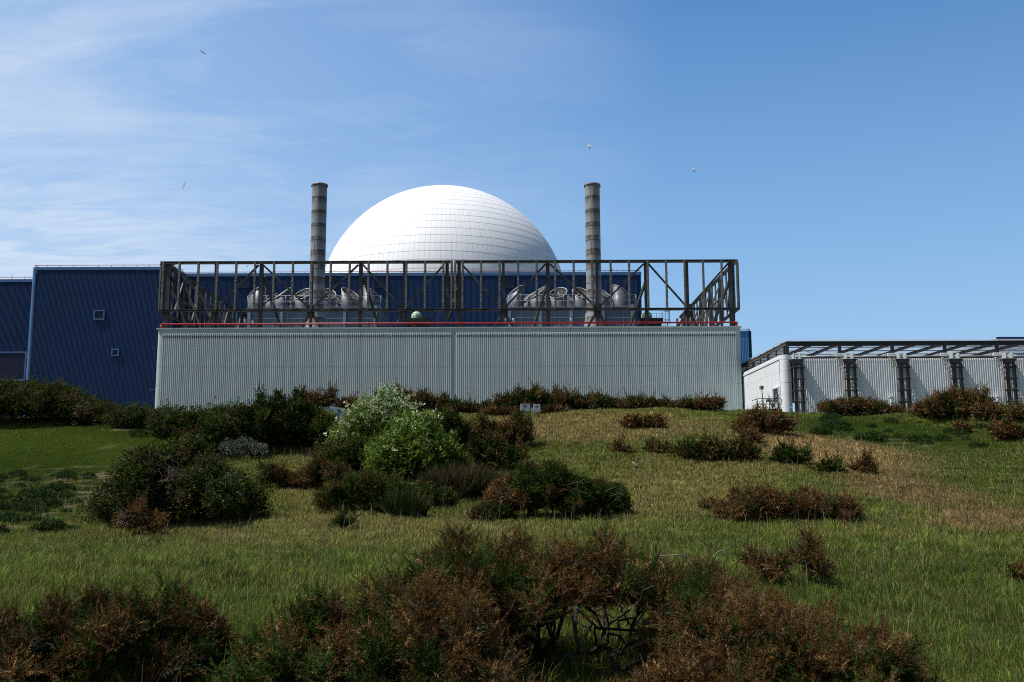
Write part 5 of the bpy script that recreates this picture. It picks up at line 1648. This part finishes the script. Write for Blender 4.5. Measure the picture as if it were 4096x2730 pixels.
# bare trunks under the tallest near gorse
tr = [o for o in bpy.data.objects if o.get("label", "").startswith("tallest near gorse")][0]
for pts, r in (([(2060, 2700), (2080, 2600), (2130, 2520), (2200, 2480), (2290, 2440)], 0.055), ([(2290, 2720), (2310, 2610), (2300, 2510), (2310, 2400)], 0.05), ([(2320, 2700), (2390, 2580), (2430, 2500), (2520, 2440)], 0.035),
               ([(2340, 2690), (2430, 2590), (2520, 2560)], 0.045), ([(2740, 2640), (2715, 2540), (2700, 2480), (2620, 2400)], 0.05), ([(2640, 2640), (2620, 2540), (2610, 2440)], 0.035), ([(2480, 2540), (2590, 2560), (2680, 2545), (2790, 2470)], 0.025),
               ([(2140, 2660), (2170, 2560), (2150, 2500), (2080, 2420)], 0.04), ([(2310, 2440), (2400, 2520), (2390, 2440), (2520, 2380)], 0.02)):
    y0 = 9.75 + rng.uniform(-0.3, 0.5)
    MB().tube([P(a, b, y0 + 0.12 * i) for i, (a, b) in enumerate(pts)], r * 0.62, 8, taper=r * 0.32).build("trunk", BARK, tr)
for _ in range(22):
    bx, by = rng.uniform(AR[0] - 0.1, AR[1] + 0.1), rng.uniform(9.1, 10.4)
    b0 = np.array([bx, by, float(tz(bx, by)) - 0.04])
    top = np.array([bx + rng.normal(0, 0.32), by + rng.normal(0, 0.2), AR[2] + rng.uniform(0.05, 0.35)])
    pts = [b0 + (top - b0) * t + rng.normal(0, 0.045, 3) * (0 < t < 1) for t in np.linspace(0, 1, 6)]
    r = rng.uniform(0.008, 0.026)
    mb = MB().tube(pts, r, 7, taper=r * 0.5)
    for j in (2, 3, 4):
        p = pts[j]
        mb.tube([p, p + np.array([rng.normal(0, 0.12), rng.normal(0, 0.08), 0.10]), p + np.array([rng.normal(0, 0.25), rng.normal(0, 0.12), 0.24])], r * 0.5, 5, taper=r * 0.2)
    mb.build("trunk", BARK, tr)
for pts in ([(2790, 2310), (2840, 2250), (2815, 2180), (2790, 2168)], [(2835, 2262), (2870, 2210), (2925, 2188)], [(2640, 2225), (2740, 2220), (2830, 2300)], [(2560, 2250), (2650, 2235), (2690, 2290)]):
    MB().tube([P(a, b, 10.0 + 0.03 * i) for i, (a, b) in enumerate(pts)], 0.010, 6, taper=0.004).build("bare_branch", WOOD, tr)

# low weed clumps: leafy tufts on the two grazed patches
w0 = None
WG = ("dark leafy weed clump on the grazed ground below the bramble mound and blue hall", "small dark weed tuft on the short green turf below the pump hall")
spots = []
for k in range(62):
    a, b = rng.uniform(-20, 380), rng.uniform(1905, 2150)
    if a > 330 and 1950 < b:
        continue
    spots.append((a, b, rng.uniform(0.28, 0.62), 0))
for k in range(16):
    spots.append((rng.uniform(480, 860), rng.uniform(1670, 1760), rng.uniform(0.5, 1.1), 0))
for k in range(34):
    a = rng.uniform(3240, 3960)
    spots.append((a, 1690 + (a - 3240) * 0.06 + rng.uniform(-22, 62), rng.uniform(0.35, 0.8), 1))
for a, b, s, gi in spots:
    p = G(a, b)
    if w0 is None:
        w0 = thing("weed_clump", p, WG[gi], "weed clump", "weed clumps on the slope")
        n = 90
        ph, rr = rng.uniform(0, 6.28, n), 0.42 * rng.random(n) ** 0.5
        q = np.stack([np.cos(ph) * rr, np.sin(ph) * rr, 0.30 * (1 - (rr / 0.5) ** 2) * rng.uniform(0.4, 1, n)], 1)
        d = q / 0.4 + np.array([0, 0, 0.7])
        V, F, Cc = scatter("bramble", q, d, rng.uniform(0.12, 0.22, n), C3(0.027, 0.050, 0.012) * rng.uniform(0.6, 1.6, (n, 1)))
        link("foliage", np_mesh("foliage", V, F, Cc, LEAF), w0)
    else:
        o = dup(w0, p, WG[gi], rng.uniform(0, 6.28), s)
        o["group"] = "weed clumps on the slope" if gi == 0 else "weed tufts below the pump hall"

# fallen sticks
for pts, r, lab in (([(985, 2065), (1010, 2052), (1040, 2058), (1075, 2040)], 0.02, "pale crooked fallen branch at the end of the bramble mound"), ([(2530, 1868), (2545, 1880), (2552, 1884)], 0.03, "short white broken stick in the straw grass beyond the domed gorse"),
                    ([(2470, 1830), (2480, 1812), (2490, 1795), (2496, 1780)], 0.018, "thin pale dead stalk leaning in the upper grass")):
    mb = MB()
    q = [G(*a) + Vector((0, 0, 0.14)) for a in pts]
    mb.tube(q, r, 6, taper=r * 0.5)
    p = q[1]
    mb.tube([p, p + Vector((0.18, -0.02, 0.10)), p + Vector((0.30, -0.02, 0.24))], r * 0.5, 5, taper=r * 0.2)
    tag(mb.build("dead_stick", WOOD, None, q[0]), lab, "stick", "fallen sticks")

# ================================================================== SKY AND SUN
EL, AZ = R(59), R(-90 - 10.0)          # sun high over the left hand, grazing the facades
S = Vector((math.sin(AZ) * math.cos(EL), math.cos(AZ) * math.cos(EL), math.sin(EL)))
sl = bpy.data.lights.new("sun", "SUN")
sl.energy, sl.angle, sl.color = 4.8, R(0.53), (1.0, 0.955, 0.89)
so = bpy.data.objects.new("sun", sl)
so.rotation_euler = (-S).to_track_quat("-Z", "Y").to_euler()
so.location = (-60, 20, 90)
COL.objects.link(so)
wd = bpy.data.worlds.new("World")
scene.world = wd
wd.use_nodes = True
t = wd.node_tree
L = t.links
bg = t.nodes["Background"]
sk = t.nodes.new("ShaderNodeTexSky")
sk.sky_type, sk.sun_disc = "NISHITA", False
sk.sun_elevation, sk.sun_rotation = EL, AZ
sk.air_density, sk.dust_density, sk.ozone_density = 1.0, 0.6, 2.0
SKYK = 0.10
bg.inputs["Strength"].default_value = SKYK
# thin cirrus: noise on the plane z = 1 of the view directions
tc = t.nodes.new("ShaderNodeTexCoord")
sp = t.nodes.new("ShaderNodeSeparateXYZ")
L.new(tc.outputs["Generated"], sp.inputs[0])


def mth(op, a, b=None, clamp=False):
    n = t.nodes.new("ShaderNodeMath")
    n.operation, n.use_clamp = op, clamp
    for i, v in enumerate((a, b)):
        if v is None:
            continue
        if isinstance(v, (int, float)):
            n.inputs[i].default_value = v
        else:
            L.new(v, n.inputs[i])
    return n.outputs[0]


zc = mth("MAXIMUM", mth("ADD", sp.outputs["Z"], 0.10), 0.05)
cb = t.nodes.new("ShaderNodeCombineXYZ")
L.new(mth("DIVIDE", sp.outputs["X"], zc), cb.inputs[0])
L.new(mth("DIVIDE", sp.outputs["Y"], zc), cb.inputs[1])


def noise(scale, det, rot, sc, dist=0.0):
    mp = t.nodes.new("ShaderNodeMapping")
    mp.inputs["Rotation"].default_value[2] = rot
    mp.inputs["Scale"].default_value = (*sc, 1)
    L.new(cb.outputs[0], mp.inputs["Vector"])
    n = t.nodes.new("ShaderNodeTexNoise")
    n.inputs["Scale"].default_value, n.inputs["Detail"].default_value = scale, det
    n.inputs["Roughness"].default_value = 0.6
    n.inputs["Distortion"].default_value = dist
    L.new(mp.outputs[0], n.inputs["Vector"])
    return n.outputs["Fac"]


veil = noise(0.55, 4, 0.5, (0.7, 1.0), 0.8)
wisp = noise(1.5, 11, 0.25, (0.55, 1.5), 1.2)
fine = noise(7.0, 6, -0.5, (0.5, 1.6), 1.5)
# more veil in the sky over the left of the site, none over the right
left = t.nodes.new("ShaderNodeMapRange")
left.inputs["From Min"].default_value, left.inputs["From Max"].default_value = 0.15, -0.42
L.new(sp.outputs["X"], left.inputs["Value"])
m = mth("MULTIPLY", mth("MULTIPLY", mth("SUBTRACT", mth("ADD", mth("MULTIPLY", veil, 0.9), mth("ADD", mth("MULTIPLY", wisp, 0.9), mth("MULTIPLY", fine, 0.22))), 0.88), 2.4, True), left.outputs["Result"])


def rng_(v, a, b, c=0.0, d=1.0):
    n = t.nodes.new("ShaderNodeMapRange")
    for k, q in zip(("From Min", "From Max", "To Min", "To Max"), (a, b, c, d)):
        n.inputs[k].default_value = q
    L.new(v, n.inputs["Value"])
    return n.outputs["Result"]


def mixc(f, a, b, mode="MIX"):
    n = t.nodes.new("ShaderNodeMix")
    n.data_type, n.blend_type = "RGBA", mode
    for k, q in (("Factor", f), ("A", a), ("B", b)):
        if hasattr(q, "links"):
            L.new(q, n.inputs[k])
        else:
            n.inputs[k].default_value = q
    return n.outputs["Result"]


bank = mth("MULTIPLY", mth("MULTIPLY", rng_(mth("ADD", sp.outputs["Z"], mth("MULTIPLY", wisp, 0.10)), 0.36, 0.29), rng_(sp.outputs["X"], -0.13, -0.40)), rng_(mth("ADD", mth("MULTIPLY", fine, 0.6), mth("MULTIPLY", wisp, 0.6)), 0.42, 0.80))
hs = t.nodes.new("ShaderNodeHueSaturation")
hs.inputs["Saturation"].default_value = 1.30
L.new(sk.outputs["Color"], hs.inputs["Color"])
gain = rng_(sp.outputs["Y"], -0.3, 0.6, 0.62, 1.48)           # sky dimmed behind the viewer to deepen shade, brightened ahead
gc_ = t.nodes.new("ShaderNodeCombineXYZ")
for k in range(3):
    L.new(gain, gc_.inputs[k])
gain = mth("MULTIPLY", gain, rng_(sp.outputs["X"], -0.1, 0.5, 1.0, 0.92))
for k in range(3):
    L.new(gain, gc_.inputs[k])
c0 = mixc(1.0, hs.outputs["Color"], gc_.outputs[0], "MULTIPLY")
low = mth("MULTIPLY", mth("MULTIPLY", rng_(sp.outputs["Z"], 0.50, 0.05), rng_(sp.outputs["Y"], 0.0, 0.7)), 0.70)
c1 = mixc(low, c0, (2.9, 4.7, 7.2, 1))
lh = mth("MULTIPLY", mth("POWER", left.outputs["Result"], 1.0), 0.46)
c2 = mixc(lh, c1, (4.6, 6.0, 8.0, 1))
c3 = mixc(mth("MAXIMUM", mth("MULTIPLY", m, 0.78), mth("MULTIPLY", bank, 1.0)), c2, (6.6, 7.4, 8.4, 1))
L.new(c3, bg.inputs["Color"])

vs = scene.view_settings
vs.view_transform, vs.look, vs.exposure, vs.gamma = "Standard", "None", 0.15, 1.0
scene.render.film_transparent = False
scene.cycles.use_denoising = False
scene.cycles.max_bounces = 6
scene.cycles.filter_width = 1.05
scene.cycles.transparent_max_bounces = 12
